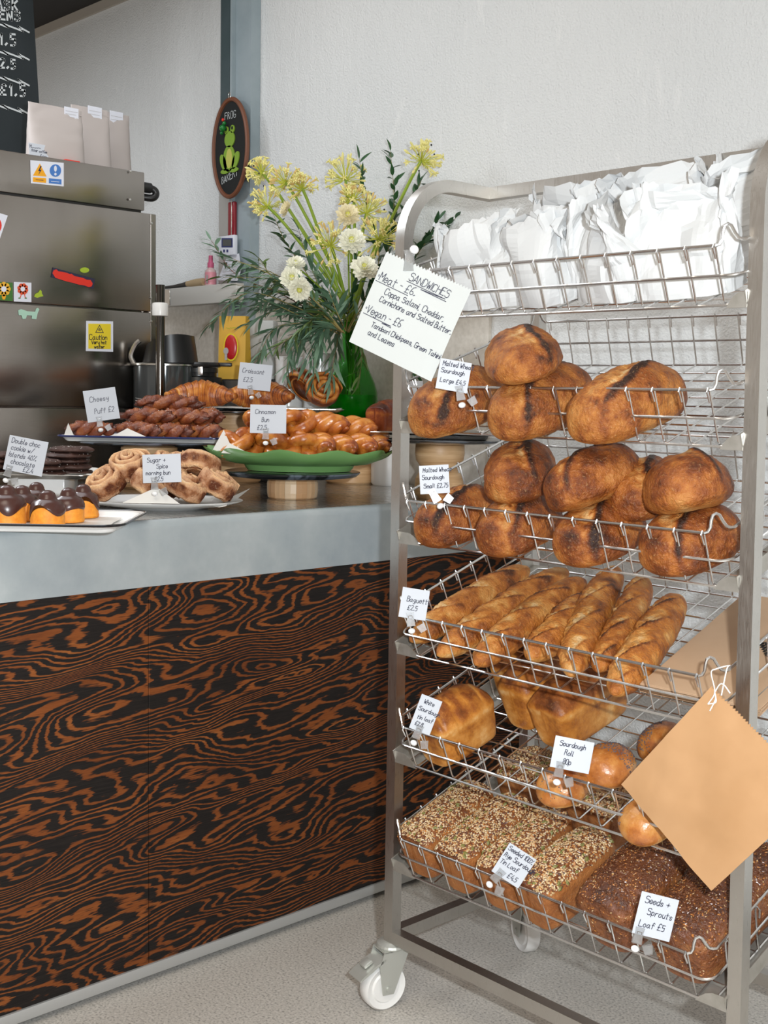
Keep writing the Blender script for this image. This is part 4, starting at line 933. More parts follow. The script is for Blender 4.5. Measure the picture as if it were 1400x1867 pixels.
for q in ((-.125, -.02, .018, .052, .052, 1, .3, .35, -.5, 'sugar dusted bun at the left end of the lower layer'), (-.035, -.055, .018, .050, .050, 2, 1, .5, .3, 'sugar dusted bun left of the paper corner'), (.055, -.055, .018, .055, .048, 3, 2, .45, -.25, 'sugar dusted bun right of the clear clip'),
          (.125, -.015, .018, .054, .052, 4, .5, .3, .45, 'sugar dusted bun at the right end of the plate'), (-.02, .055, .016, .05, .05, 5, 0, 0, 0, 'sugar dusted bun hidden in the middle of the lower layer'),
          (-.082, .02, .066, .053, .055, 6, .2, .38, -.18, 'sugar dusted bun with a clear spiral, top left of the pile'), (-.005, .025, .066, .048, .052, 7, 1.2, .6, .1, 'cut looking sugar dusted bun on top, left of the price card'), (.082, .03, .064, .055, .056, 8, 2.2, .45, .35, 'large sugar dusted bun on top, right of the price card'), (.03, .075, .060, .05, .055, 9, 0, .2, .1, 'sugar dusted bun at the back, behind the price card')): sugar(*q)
# --- cheese twists on an enamel tray
CH = at(272, 800, 3.70)
zc = float(CH[2])-.006
pedestal('cake_stand', 'wooden stand with black board under the cheese twist tray', CH, .085, zc-ct-.012, .215)
tr = empty('enamel_tray', 'white enamel tray with dark blue rim holding cheese twists', 'tray', (CH[0], CH[1], zc), FACE)
vf, rim = tray_mesh(.50, .27, .04, .022, .014); mk('tray_body', vf, M['enamel'], tr); mk('rim', rim, M['enamel_blue'], tr); sheet('paper_liner', tr, .44, .21, .004, 13, curl=.010)
mk('paper_corner', prism([(-.09, -.115, .014), (.02, -.118, .014), (-.045, -.10, .040)], .0006, (0, 1, 0)), M['parchment'], tr, False); mk('paper_corner', prism([(-.235, -.09, .014), (-.20, -.11, .014), (-.222, -.09, .052)], .0006, (0, 1, 0)), M['parchment'], tr, False)
def cheese(x, y, z, L, yaw, seed, label):
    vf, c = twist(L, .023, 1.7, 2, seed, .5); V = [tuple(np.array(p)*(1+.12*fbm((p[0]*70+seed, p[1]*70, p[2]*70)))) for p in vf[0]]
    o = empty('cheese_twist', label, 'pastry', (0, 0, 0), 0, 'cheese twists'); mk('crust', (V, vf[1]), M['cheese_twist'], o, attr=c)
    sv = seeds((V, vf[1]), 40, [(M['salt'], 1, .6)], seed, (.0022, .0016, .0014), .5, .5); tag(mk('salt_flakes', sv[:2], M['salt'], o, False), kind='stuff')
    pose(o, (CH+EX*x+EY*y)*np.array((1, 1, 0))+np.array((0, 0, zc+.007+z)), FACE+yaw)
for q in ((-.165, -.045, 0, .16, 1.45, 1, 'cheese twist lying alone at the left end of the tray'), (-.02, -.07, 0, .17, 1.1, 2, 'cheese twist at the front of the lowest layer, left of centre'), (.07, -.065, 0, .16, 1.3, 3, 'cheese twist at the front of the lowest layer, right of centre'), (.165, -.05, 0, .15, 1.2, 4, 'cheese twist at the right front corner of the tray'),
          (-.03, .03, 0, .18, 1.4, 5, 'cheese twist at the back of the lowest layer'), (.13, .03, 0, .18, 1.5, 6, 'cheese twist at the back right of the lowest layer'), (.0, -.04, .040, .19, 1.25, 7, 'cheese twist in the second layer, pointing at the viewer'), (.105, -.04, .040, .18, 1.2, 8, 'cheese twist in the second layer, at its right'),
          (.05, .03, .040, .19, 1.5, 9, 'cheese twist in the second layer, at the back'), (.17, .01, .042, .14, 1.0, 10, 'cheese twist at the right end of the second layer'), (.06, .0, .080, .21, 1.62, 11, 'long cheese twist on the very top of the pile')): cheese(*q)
# --- croissants
CR = at(462, 746, 3.98); zr = float(CR[2])-.004
pedestal('cake_stand', 'tall wooden stand with black board under the croissant tray', CR-EX*.06, .085, zr-ct-.012, .20)
tr = empty('steel_tray', 'thin steel tray carrying croissants and swirls on baking paper', 'tray', (CR[0], CR[1], zr), FACE)
vf, rim = tray_mesh(.60, .27, .03, .012, .008); mk('tray_body', vf, M['bright_steel'], tr); sheet('paper_liner', tr, .58, .24, .003, 17, curl=.012)
mk('paper_corner', prism([(-.30, -.04, .008), (-.22, -.09, .010), (-.375, -.05, .034)], .0006, (0, 0, 1)), M['parchment'], tr, False)
def pastry(kind, x, y, z, yaw, roll, pitch, seed, label, s=1):
    if kind == 'c': vf, c = croissant(.215*s, .046*s, seed); nm_ = 'croissant'
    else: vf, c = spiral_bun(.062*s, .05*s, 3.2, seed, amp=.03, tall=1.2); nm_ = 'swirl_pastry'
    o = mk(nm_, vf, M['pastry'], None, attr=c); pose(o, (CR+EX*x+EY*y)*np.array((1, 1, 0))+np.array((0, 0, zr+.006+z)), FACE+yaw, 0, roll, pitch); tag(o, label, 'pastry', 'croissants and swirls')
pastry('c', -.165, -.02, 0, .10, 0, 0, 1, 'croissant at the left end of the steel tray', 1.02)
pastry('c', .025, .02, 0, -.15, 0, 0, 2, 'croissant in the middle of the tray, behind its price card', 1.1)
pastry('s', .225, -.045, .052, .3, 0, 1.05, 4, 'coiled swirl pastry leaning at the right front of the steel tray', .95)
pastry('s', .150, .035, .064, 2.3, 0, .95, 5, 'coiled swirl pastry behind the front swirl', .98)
# --- green plate of cinnamon buns
GP = at(545, 862, 3.42)
gs = pedestal('cake_stand', 'low stave built wooden stand with black board under the green plate', at(533, 908, 3.44), .072, .060, .190, 'staves', bh=.016)
zg = ct+.060+.0185; GP = at(535, 908, 3.44); GP[2] = zg
pl = empty('green_plate', 'long green scalloped serving plate under the cinnamon buns', 'plate', GP+EX*.015, FACE)
def scal(q, t):
    r = math.hypot(q[0], q[1]); k = 1+.035*max(0, (r-.16)/.10)*math.cos(11*t); return q[0]*k, q[1]*k*.62, q[2]+.006*max(0, (r-.18)/.08)*math.cos(11*t)
mk('plate_body', lathe([(.001, .006), (.15, .006), (.155, .016), (.20, .022), (.245, .040), (.262, .056), (.264, .059), (.258, .0585), (.235, .042), (.19, .028), (.14, .022), (.001, .021)], 88, scal), M['green_glaze'], pl)
mk('plate_foot', mv(lathe([(.13, .0), (.145, 0), (.148, .006), (.14, .0062)], 64), sc=(1, .62, 1)), M['green_glaze'], pl)
sheet('paper_liner', pl, .36, .20, .030, 19, curl=.010)
mk('paper_corner', prism([(-.235, -.07, .054), (-.175, -.09, .056), (-.205, -.06, .112)], .0006, (0, 1, 0)), M['parchment'], pl, False)
mk('paper_corner', prism([(-.205, -.11, .050), (-.12, -.125, .048), (-.185, -.10, .078)], .0006, (0, 1, 0)), M['parchment'], pl, False)
def cinn(kind, x, y, z, yaw, seed, label, s=1, pitch=0, roll=0):
    if kind == 'k': vf, c = knot(.058*s, .019*s, seed)
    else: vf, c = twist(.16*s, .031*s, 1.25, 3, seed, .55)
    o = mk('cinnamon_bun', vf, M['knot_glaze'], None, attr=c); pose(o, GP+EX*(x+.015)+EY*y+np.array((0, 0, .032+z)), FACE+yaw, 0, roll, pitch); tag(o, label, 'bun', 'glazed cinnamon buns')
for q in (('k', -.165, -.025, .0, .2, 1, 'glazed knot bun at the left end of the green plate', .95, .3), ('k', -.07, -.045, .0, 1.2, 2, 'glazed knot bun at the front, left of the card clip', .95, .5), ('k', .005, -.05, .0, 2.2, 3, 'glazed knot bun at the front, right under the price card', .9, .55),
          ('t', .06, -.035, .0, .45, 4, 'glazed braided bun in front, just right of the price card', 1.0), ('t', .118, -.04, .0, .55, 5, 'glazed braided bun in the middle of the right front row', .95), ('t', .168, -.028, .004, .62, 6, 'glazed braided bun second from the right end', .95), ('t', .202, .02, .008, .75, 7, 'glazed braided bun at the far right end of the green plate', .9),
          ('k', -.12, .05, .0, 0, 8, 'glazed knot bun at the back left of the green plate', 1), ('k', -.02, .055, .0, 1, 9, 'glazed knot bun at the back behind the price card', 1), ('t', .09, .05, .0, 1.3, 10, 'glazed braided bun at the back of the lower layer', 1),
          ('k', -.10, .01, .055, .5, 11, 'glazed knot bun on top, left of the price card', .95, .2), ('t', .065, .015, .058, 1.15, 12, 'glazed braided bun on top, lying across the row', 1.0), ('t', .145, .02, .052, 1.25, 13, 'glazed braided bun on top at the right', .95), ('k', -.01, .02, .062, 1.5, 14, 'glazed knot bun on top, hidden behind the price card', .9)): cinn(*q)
# --- chocolate loaf on a glass edged tray behind the post
LO = at(800, 908, 3.54); zl = float(at(780, 792, 3.54)[2])
pedestal('cake_stand', 'waisted turned wooden stand with black board seen through the rack', LO, .072, zl-ct-.022, .20, 'waist')
tr = empty('steel_tray', 'grey steel tray with raised edge under the chocolate loaf', 'tray', (LO[0]-EX[0]*.04, LO[1]-EX[1]*.04, zl-.010), FACE)
vf, rim = tray_mesh(.36, .24, .02, .012, .018); mk('tray_body', vf, M['bright_steel'], tr); sheet('paper_liner', tr, .33, .21, .005, 23, curl=.03)
vf, c = tin_loaf(.20, .095, .105, 5, slashes=1, crown=.36, over=.02); o = mk('chocolate_loaf', vf, M['babka'], None, attr=c); pose(o, setc(LO, -.128, .0, zl-ct-.003), FACE-.65); tag(o, 'glossy dark brown loaf on the steel tray behind the left rack post', 'bread')
price_card((748, 728), 3.36, 48, 66, -3, 'price card half hidden behind the left rack post', [('Brioche', .14, .2, .45)], clip=(-.3, -.5))
price_card((465, 687), 3.84, 60, 48, 5, 'price card reading Croissant, standing in front of the croissants', [('Croissant', .17, .10, .62), ('£2.5', .17, .15, .28)], clip=(-.1, -.5), clip_rot=15)
price_card((489, 764), 3.22, 66, 52, 0, 'price card reading Cinnamon Bun above the green plate', [('Cinnamon', .16, .14, .68), ('Bun', .16, .32, .40), ('£2.5', .16, .20, .12)], clip=(-.06, -.5))
price_card((185, 738), 3.53, 58, 58, -9, 'price card reading Cheesy Puff, tilted to the left', [('Cheesy', .17, .16, .62), ('Puff £2', .16, .25, .24)], clip=(-.15, -.5), yaw=.25)
price_card((295, 854), 2.93, 70, 52, -3, 'price card reading Sugar and Spice morning bun', [('Sugar +', .16, .12, .72), ('Spice', .16, .36, .50), ('morning bun', .15, .08, .28), ('£2.5', .15, .30, .06)], clip=(-.2, -.5))
price_card((47, 831), 3.02, 72, 64, 10, 'price card reading Double choc cookie, at the far left', [('Double choc', .14, .08, .80), ('cookie w/', .14, .10, .60), ('Islands 40%', .14, .08, .40), ('chocolate', .14, .16, .21), ('£2.4', .14, .50, .04)], clip=(-.35, -.5), clip_rot=-5)

# ------------------------------------------------------------------ tall stainless machine behind the counter
MX = -1.74
yR = float(on(283.5, 500, 0, MX)[1]); z1 = float(on(140, 372, 0, MX)[2]); zs1 = float(on(140, 560, 0, MX)[2]); zs2 = float(on(140, 743, 0, MX)[2]); zt0 = float(on(0, 272, 0, MX)[2])
yT = float(on(265, 340, 0, MX)[1])
mc = empty('steel_machine', 'tall brushed stainless steel kitchen machine with stickers, left behind the counter', 'machine', (MX-.35, yR-.45, 0))
g = .0025
for a, b in ((.02, zs2-g), (zs2+g, zs1-g), (zs1+g, z1)): part('front_panel', rbox(MX-.03, MX, yR-1.0, yR-.0, a, b, .003), M['machine_steel'], mc)
part('corner_strip', rbox(MX-.012, MX+.0015, yR-.020, yR+.001, .02, z1-.001, .001, 1), M['machine_steel'], mc)
part('body', box(MX-.72, MX-.03, yR-.995, yR-.004, .0, z1-.004), M['machine_steel'], mc, False)
ztr = zt0; part('hood_box', rbox(MX-.70, MX-.004, yR-1.0, yT, z1+.008, zt0, .004), M['machine_steel'], mc)
part('hood_gap', box(MX-.68, MX-.012, yR-.98, yT-.01, z1-.003, z1+.010), M['black_plastic'], mc, False)
for u, v in ((238, 312), (237, 364), (276, 407), (275, 543), (276, 586)):
    p = on(u, v, 0, MX+.001); part('screw', mv(lathe([(.0005, 0), (.0045, 0), (.004, .0015), (.0005, .0025)], 10), p, (0, PI/2, 0)), M['chrome'], mc)
hp = on(276, 350, 0, MX-.03)
part('hood_handle', cat2(tube(catmull([hp+np.array((-.02, -.035, .008)), hp+np.array((0, .004, .010)), hp+np.array((.004, .016, -.004)), hp+np.array((0, .004, -.020)), hp+np.array((-.02, -.035, -.018))], 6), .0125, 10), tube([hp+np.array((0, -.04, .012)), hp+np.array((0, -.005, .012))], .018, 12)), M['black_plastic'], mc)
def flatpoly(px, ax, val, th, m, par, name, label=None):
    P = [on(u, v, ax, val) for u, v in px]; nr = [0, 0, 0]; nr[ax] = 1 if ax == 0 else -1
    o = part(name, prism(P, th, nr), m, par, False)
    if label: o['label'] = label
    return o
def sticker(px, m, label): return flatpoly(px, 0, MX+.0012, .0008, m, mc, 'sticker', label)
def pr_in(par, px, m, name='print', lift=.0022): return flatpoly(px, 0, MX+lift, .0003, m, par, name)
def disc(cx, cy, rx, ry, n=20, a0=0, a1=360): return [(cx+rx*math.cos(math.radians(a0+(a1-a0)*i/n)), cy+ry*math.sin(math.radians(a0+(a1-a0)*i/n))) for i in range(n)]
# warning sticker on the hood: lies on the hood face
s1 = flatpoly([(55, 292), (116, 297), (116, 340), (56, 334)], 0, MX-.003, .0008, M['sticker_white'], mc, 'sticker', 'white sticker with yellow triangle and blue round warning')
def ph(px, m, name='print', k=0): return flatpoly(px, 0, MX-.0021+k*.0004, .0003, m, s1, name)
ph([(60, 320), (72.5, 298), (85, 322)], M['sign_orange']); ph([(74, 302), (69.5, 312), (72.5, 312), (70, 319), (76, 309.5), (73, 309.5), (76, 303)], M['ink'], k=1)
ph([(60, 323), (84, 325), (84, 333.5), (60, 331.5)], M['sign_orange']); ph([(89, 325), (112, 327), (112, 336.5), (89, 334)], M['sign_blue'])
ph(disc(101, 311, 10.5, 11.5), M['sign_blue']); ph(disc(101, 307.5, 2.6, 5.6, 12), M['sticker_white'], k=1); ph(disc(101, 317.5, 2.3, 2.4, 10), M['sticker_white'], k=1)
ph([(65, 327), (79, 328.2), (79, 329.2), (65, 328)], M['ink'], k=1); ph([(93, 330), (108, 331.3), (108, 332.3), (93, 331)], M['sticker_white'], k=1)
# caution sticker
s2 = sticker([(157, 585), (206, 586), (206, 641.5), (156.5, 640)], M['sticker_white'], 'yellow caution very hot water sticker with white border')
pr_in(s2, [(161, 590), (202, 590.5), (202, 636.5), (161, 635.5)], M['sign_yellow'])
p0, p1 = on(176, 606, 0, MX), on(186, 606, 0, MX)
tri = [(174.5, 606), (181.5, 593), (188.5, 606.5)]
def strokes_on(par, lines, w, m, x, lift=.003):
    V, F = [], []
    for q in lines:
        P = [on(u, v, 0, x+lift) for u, v in q]
        st = [[(p[1], p[2]) for p in P]]; v, f = ribbons(st, w, (x+lift, 0, 0), (0, 1, 0), (0, 0, 1), (1, 0, 0), 0); n = len(V); V += v; F += [tuple(i+n for i in z) for z in f]
    return part('lettering', (V, F), m, par, False)
def word_px(t, u, v, size, slope=0, tr=1.1, r=rnd, jit=.0, slant=0):     # word laid out on the sticker face, baseline start at u,v
    st, wd = text_strokes(t, size, 0, 0, slant, jit, tr); return [[(u+x, v-y+slope*x) for x, y in q] for q in st], wd
L_ = []
for t, u, v, sz in (('Caution', 163, 619, 9.0), ('Very hot', 167, 627, 6.5), ('water', 172, 635, 6.5)): L_ += word_px(t, u, v, sz, .012)[0]
L_ += [tri+[tri[0]], [(181.5, 598), (181.5, 603)], [(179, 600), (180, 603)], [(184, 600), (183, 603)]]
strokes_on(s2, L_, .0022, M['ink'], MX)
s3 = sticker([(96, 487.5), (173, 508.5), (170, 526.5), (93, 505.5)], M['ink'], 'long black sticker with a red scribbled word'); random.seed(4)
blob = [(95.5, 498), (98, 492.5), (103, 491), (106, 494.5), (113, 495.5), (122, 497.5), (128, 500), (130, 499), (136, 503.5), (146, 505.5), (152, 507), (158, 510), (165, 510.5), (169, 517), (167, 522), (162, 523.5), (154, 520.5), (144, 519), (132, 515.5), (121, 513), (110, 509.5), (101, 506.5)]
pr_in(s3, blob, M['sign_red'])
s4 = sticker([(-8, 514), (23, 515.5), (23, 549), (-8, 547)], M['sticker_green'], 'green sticker with a yellow flower')
for a in range(8): pr_in(s4, disc(7+8*math.cos(a*PI/4), 527+8.5*math.sin(a*PI/4), 4.6, 4.8, 12), M['petal_yellow'])
pr_in(s4, disc(7, 527, 5, 5.3, 14), M['sticker_white'], lift=.0026); pr_in(s4, [(3, 540), (7, 536), (11, 540), (9, 546), (5, 546)], M['sign_orange'])
s5 = sticker([(25, 514), (57, 515.5), (57, 551), (25, 549.5)], M['sticker_white'], 'white sticker with a red flower on legs')
for a in range(8): pr_in(s5, disc(41.5+6.5*math.cos(a*PI/4+.3), 527+7*math.sin(a*PI/4+.3), 3.8, 4, 12), M['petal_red'])
pr_in(s5, disc(41.5, 527, 4.2, 4.5, 12), M['sticker_white'], lift=.0026)
strokes_on(s5, [[(40, 534), (37, 542)], [(44, 534), (46, 542)], [(35, 528), (33.5, 532)], [(48, 530), (49, 534)]], .0028, M['petal_red'], MX); pr_in(s5, disc(35.5, 543.5, 2.4, 1.2, 10), M['sticker_green']); pr_in(s5, disc(47, 543.5, 2.4, 1.2, 10), M['sticker_green'])
sticker([(62, 541), (64, 536), (70, 533), (73, 528), (76, 531), (76, 535), (79, 540), (74, 541), (68, 543)], M['lime'], 'small lime green frog shaped sticker')
sticker(disc(154, 492.5, 8.5, 5, 14), M['lime'], 'round lime green sticker above the black one')
sticker([(33, 566), (38, 563.5), (50, 567.5), (64, 568.5), (65.5, 563), (69, 561), (71.5, 564), (68.5, 571), (66, 582), (57.5, 581), (58, 575.5), (49, 575), (47, 581), (41, 581.5), (39, 575), (34, 574.5)], M['mint'], 'mint green dog shaped sticker')
s6 = sticker([(-30, 380), (14, 393), (-2, 440), (-40, 428)], M['sticker_white'], 'white sticker with red disc at the picture edge'); pr_in(s6, disc(-10, 411, 13, 16), M['sign_red'])
# ------------------------------------------------------------------ coffee bags and card on top of the machine
def coffee(u0, u1, v0, v1, x, label, lab):
    a, b = on(u0, v1, 0, x), on(u1, v1+.06*(u1-u0), 0, x); w = float(b[1]-a[1]); h = float(on(u0, v0, 0, x)[2])-zt0
    o = empty('coffee_bag', label, 'coffee bag', (x, (a[1]+b[1])/2, zt0+.001), PI/2, 'taupe coffee bags')
    def fn(s, t):
        an = 2*PI*t; d = .038*(1-s**1.6)+.002; X = (w/2)*math.copysign(abs(math.cos(an))**.4, math.cos(an))*(1-.04*s); Y = d*math.copysign(abs(math.sin(an))**.8, math.sin(an)); q = fbm((X*14+x*9, Y*14, s*5))
        return X, Y+.006*q*s, h*s+.003*q*(s > .9)
    vf = grid(fn, 20, 44, True); mk('pouch', (vf[0], vf[1]+[tuple(range(43, -1, -1))]), M['coffee_bag'], o)
    mk('seal_band', mv(rbox(-w*.47, w*.47, -.0045, .0045, h*.90, h*.925, .001, 1)), M['coffee_bag'], o)
    l = [(q-.5)*w for q in lab]; wl_ = mk('white_label', rbox(l[0], l[1], -.0095, -.0085, h*.80, h*1.02, .0004, 1), M['sticker_white'], o)
    strk = []
    for i in range(3): strk += [[(l[0]+.004, h*(.95-.05*i)), (l[1]-.004-.006*i, h*(.95-.05*i))]]
    mk('print', ribbons(strk, .0012, (0, -.0098, 0), (1, 0, 0), (0, 0, 1), (0, -1, 0)), M['grey_print'], wl_, False)
coffee(50, 151, 185, 280, MX-.09, 'taupe coffee bag at the front of the row on the machine, behind the small card', (.64, .90))
coffee(128, 199, 190, 284, MX-.20, 'taupe coffee bag in the middle of the row on the machine', (.42, .78))
coffee(172, 236, 200, 288, MX-.31, 'taupe coffee bag at the right end of the row on the machine', (.40, .78))
cc = on(71, 262, 0, MX-.05); o = empty('price_card', 'small handwritten card leaning on the coffee bags atop the machine', 'price card', (cc[0], cc[1], zt0+.001), PI/2, 'handwritten price cards')
mk('card', mv(rbox(-.034, .034, -.0005, .0005, 0, .046, .0003, 1), rot=(-.12, 0, 0)), M['card'], o, False)
mk('lettering', ribbons(text_strokes('M', .010, -.031, .030)[0]+wavy(-.025, .032, .032, .004, 14)+text_strokes('filter coffee', .0085, -.026, .019)[0]+text_strokes('£', .009, .004, .005)[0]+wavy(.010, .008, .018, .004, 6), .0011, (0, -.001, 0), (1, 0, 0), (0, .12, 1), (0, -1, 0)), M['ink'], o, False)
rp = on(126, 279, 0, MX-.04); tag(mk('red_strip', rbox(MX-.06, MX-.03, float(rp[1])-.02, float(rp[1])+.035, zt0+.0005, zt0+.008, .002), M['sign_red'], None), 'thin red plastic strip lying in front of the coffee bags', 'strip')
# ------------------------------------------------------------------ chalkboard menu
BXX = -2.30; yb = float(on(75, 250, 0, BXX)[1])
bd = empty('menu_chalkboard', 'black chalkboard menu with hand painted white prices at the top left', 'chalkboard', (BXX, yb-.4, zt0+.001))
tl = (float(on(60, 0, 0, BXX)[1])-yb)/(float(on(60, 0, 0, BXX)[2])-float(on(75, 250, 0, BXX)[2]))
zb0, zb1 = zt0+.002, 3.05
def bq(y, z): return y+tl*(z-float(on(75, 250, 0, BXX)[2]))
part('slate', prism([(BXX-.02, yb-.8, zb0), (BXX-.02, bq(yb, zb0), zb0), (BXX-.02, bq(yb, zb1), zb1), (BXX-.02, yb-.8, zb1)], .02, (1, 0, 0)), M['chalkboard'], bd, False)
def bline(px, w): 
    P = [on(u, v, 0, BXX+.002) for u, v in px]; return ribbons([[(p[1], p[2]) for p in P]], w, (BXX+.002, 0, 0), (0, 1, 0), (0, 0, 1), (1, 0, 0), 0)
vfs = []
for t, u, v, sz, tr_ in (('ASK', -6, 15, 17, 2.2), ('ENS', 0, 35, 16, 2.2), ('£1.5', -17, 79, 20, 2.4), ('2.5', 1, 123, 17, 2.2), ('£1.5', 1, 172, 19, 2.6)):
    for q in word_px(t, u, v, sz, .09, tr_, jit=.1)[0]: vfs.append(bline(q, .0068))
for y in (42, 92, 139, 191):
    vfs.append(bline([(-12, y-2), (15, y+8), (5, y+1)], .006)); vfs.append(bline([(5, y+1), (42, y+15), (33, y+6), (53, y+17)], .006))
part('chalk_lettering', cat2(*vfs), M['chalk'], bd, False)
# ------------------------------------------------------------------ wall shelf with small things
SY = WY-.10
sa, sb = on(283, 523, 1, SY), on(430, 521, 1, SY); zsh = float(sa[2]+sb[2])/2; zsb = float(on(340, 556, 1, SY)[2])
sh = empty('wall_shelf', 'pale narrow wall shelf under the steel column, ending behind the flowers', 'shelf', (float(sa[0]), SY, zsh))
part('shelf_board', rbox(float(sa[0])-.25, float(sb[0]), SY, WY-.062, zsb, zsh, .002), M['shelf_white'], sh)
part('end_bracket', rbox(float(on(297, 540, 1, SY)[0]), float(on(311, 540, 1, SY)[0]), SY-.004, SY, zsb+.003, zsh-.003, .001, 1), M['bright_steel'], sh)
def shp(u, y=.06): p = on(u, 515, 1, SY+y); return np.array((p[0], p[1], zsh+.0006))
p = shp(384, .035); pk = empty('spray_bottle', 'small pink spray bottle standing on the wall shelf', 'bottle', p)
mk('bottle_body', lathe([(.001, 0), (.020, 0), (.022, .003), (.022, .052), (.020, .060), (.012, .066), (.011, .070), (.001, .070)], 24), M['clear_pink'], pk)
mk('label_band', lathe([(.0224, .005), (.0226, .006), (.0226, .051), (.0224, .052)], 24), M['pink_label'], pk); mk('barcode', rbox(.004, .014, -.0238, -.0226, .008, .040, .0003, 1), M['grey_print'], pk, False)
mk('spray_cap', lathe([(.001, .070), (.0125, .070), (.0125, .088), (.009, .092), (.008, .116), (.001, .117)], 20), M['pink_plastic'], pk)
a, b = shp(286, .02), shp(372, .02); d = (b-a)/np.linalg.norm(b-a); L = float(np.linalg.norm(b-a))
br = empty('brush', 'dark handled pastry brush lying on the wall shelf', 'brush', a, math.atan2(d[1], d[0]))
mk('handle', tube([(0, 0, .007), (L*.35, 0, .008), (L*.55, 0, .011), (L*.66, 0, .014)], [.006, .0065, .009, .011], 10), M['black_plastic'], br); mk('bristles', tube([(L*.66, 0, .014), (L*.85, 0, .016), (L*.97, 0, .016), (L, 0, .016)], [.011, .015, .015, .014], 12), M['bristle'], br)
st_ = shp(340, .05); tag(mk('wooden_spatula', mv(rbox(-.10, .10, -.012, .012, 0, .004, .0015), (st_[0], st_[1], zsh+.0006), (0, 0, .05)), M['brown_wood'], None), 'thin brown wooden spatula lying along the shelf edge', 'spatula')
tp = on(419, 470, 1, WY-.064); tm = empty('thermometer_display', 'white digital thermometer with blue framed screen on the steel column', 'thermometer', tp)
part('casing', rbox(float(on(403, 470, 1, WY-.064)[0]), float(on(433, 470, 1, WY-.064)[0]), WY-.082, WY-.0635, float(on(415, 467, 1, WY-.064)[2]), float(on(415, 431, 1, WY-.064)[2]), .003), M['sticker_white'], tm)
for px, m in (([(404, 434), (424, 434), (424, 451), (404, 451)], 'navy'), ([(406, 436.5), (422, 436.5), (422, 448.5), (406, 448.5)], 'smoked_glass'), ([(407, 455), (410, 455), (410, 460), (407, 460)], 'navy'), ([(413, 455), (416, 455), (416, 460), (413, 460)], 'navy')):
    flatpoly(px, 1, WY-.0825-(.0012 if m == 'smoked_glass' else 0), .0008, M[m], tm, 'screen' if 'glass' in m else 'key')
sh_ = flatpoly([(413, 470), (436, 462), (440, 492), (433, 512), (397, 511)], 1, WY-.066, .0006, M['sticker_white'], (nt := empty('paper_note', 'white paper note with faint writing hanging below the thermometer', 'note', on(418, 490, 1, WY-.066))), 'sheet')
V, F = [], []
for i in range(5):
    q = [on(411-1.5*i, 478+6*i, 1, WY-.067), on(430+.5*i, 474+6*i, 1, WY-.067)]; v, f = ribbons([[(p[0], p[2]) for p in q]], .0016, (0, WY-.0672, 0), (1, 0, 0), (0, 0, 1), (0, -1, 0), 0); n = len(V); V += v; F += [tuple(j+n for j in z) for z in f]
part('writing', (V, F), M['grey_print'], nt, False)
# frog sign and key fob on hooks
FY = WY-.080
fc = on(420, 270, 1, FY); px_ = float(on(421, 270, 1, FY)[0]-on(420, 270, 1, FY)[0]); RX, RZ = 32*px_*1.0, 51*.0023
fp = lambda u, v: ((u-420)*px_, (270-v)*px_*1.02)
RX, RZ = 30.5*px_, 50.5*px_*1.02
fs = empty('frog_sign', 'oval black bakery sign with a green frog and wooden rim, hung on the steel column', 'sign', fc)
def ell(rx, rz, n=40): return [(rx*math.cos(2*PI*i/n), 0, rz*math.sin(2*PI*i/n)) for i in range(n)]
bkg = mk('backing', prism(ell(RX*.97, RZ*.97), .010, (0, 1, 0)), M['felt_black'], fs, False); mk('wooden_rim', tube(ell(RX, RZ), .0085, 8, True), M['brown_wood'], fs)
def fel(cx, cy, rx, ry, m, name, y=-.001, rot=0, th=.004):
    x, z = fp(cx, cy); c_, s_ = math.cos(rot), math.sin(rot); P = []
    for i in range(20):
        a = 2*PI*i/20; q, w_ = rx*px_*math.cos(a), ry*px_*math.sin(a); P.append((x+q*c_-w_*s_, y, z+q*s_+w_*c_))
    return prism(P, -th, (0, 1, 0))
fb = mk('frog_body', cat2(fel(419, 281, 10.5, 14, 0, '', rot=0), fel(420, 261, 9, 8.5, 0, ''), fel(414, 251, 3.6, 4.2, 0, ''), fel(425, 251, 3.6, 4.2, 0, ''), fel(409, 284, 5, 10, 0, '', rot=.5), fel(431, 284, 5, 10, 0, '', rot=-.5), fel(412, 293.5, 8, 2.6, 0, ''), fel(428, 293.5, 8, 2.6, 0, '')), M['frog_green'], bkg, False)
mk('frog_belly', fel(420, 281, 5.5, 10.5, 0, '', -.0053, 0, .001), M['frog_belly'], bkg, False)
mk('frog_eye', cat2(fel(414, 250, 1.6, 1.8, 0, '', -.0053, 0, .001), fel(425, 250, 1.6, 1.8, 0, '', -.0053, 0, .001)), M['felt_black'], bkg, False)
st = []
for t, u, v, sz, sl in (('FROG', 410, 239.5, 7.4, 0), ('BAKERY', 405, 306, 7.2, -.22)): st += [[fp(a, b) for a, b in q] for q in word_px(t, u, v, sz, sl, 1.35)[0]]
mk('lettering', ribbons(st, .0022, (0, -.0012, 0), (1, 0, 0), (0, 0, 1), (0, -1, 0), 0), M['chalk'], bkg, False)
mk('hanging_ring', tube([(0+.006*math.cos(t), -.006, RZ+.012+.012*math.sin(t)) for t in np.linspace(0, 2*PI, 13)[:-1]], .0016, 6, True), M['chrome'], fs)
bx, bz = fp(412, 249); mk('green_beads', cat2(mv(ball(.013, 12, 8), (bx, -.016, bz)), mv(ball(.008, 10, 6), (bx+.010, -.016, bz+.016)), mv(ball(.007, 10, 6), (bx-.009, -.014, bz-.016))), M['bead_green'], fs); mk('red_bead', mv(ball(.006, 10, 6), (bx+.002, -.016, bz+.030)), M['sign_red'], fs)
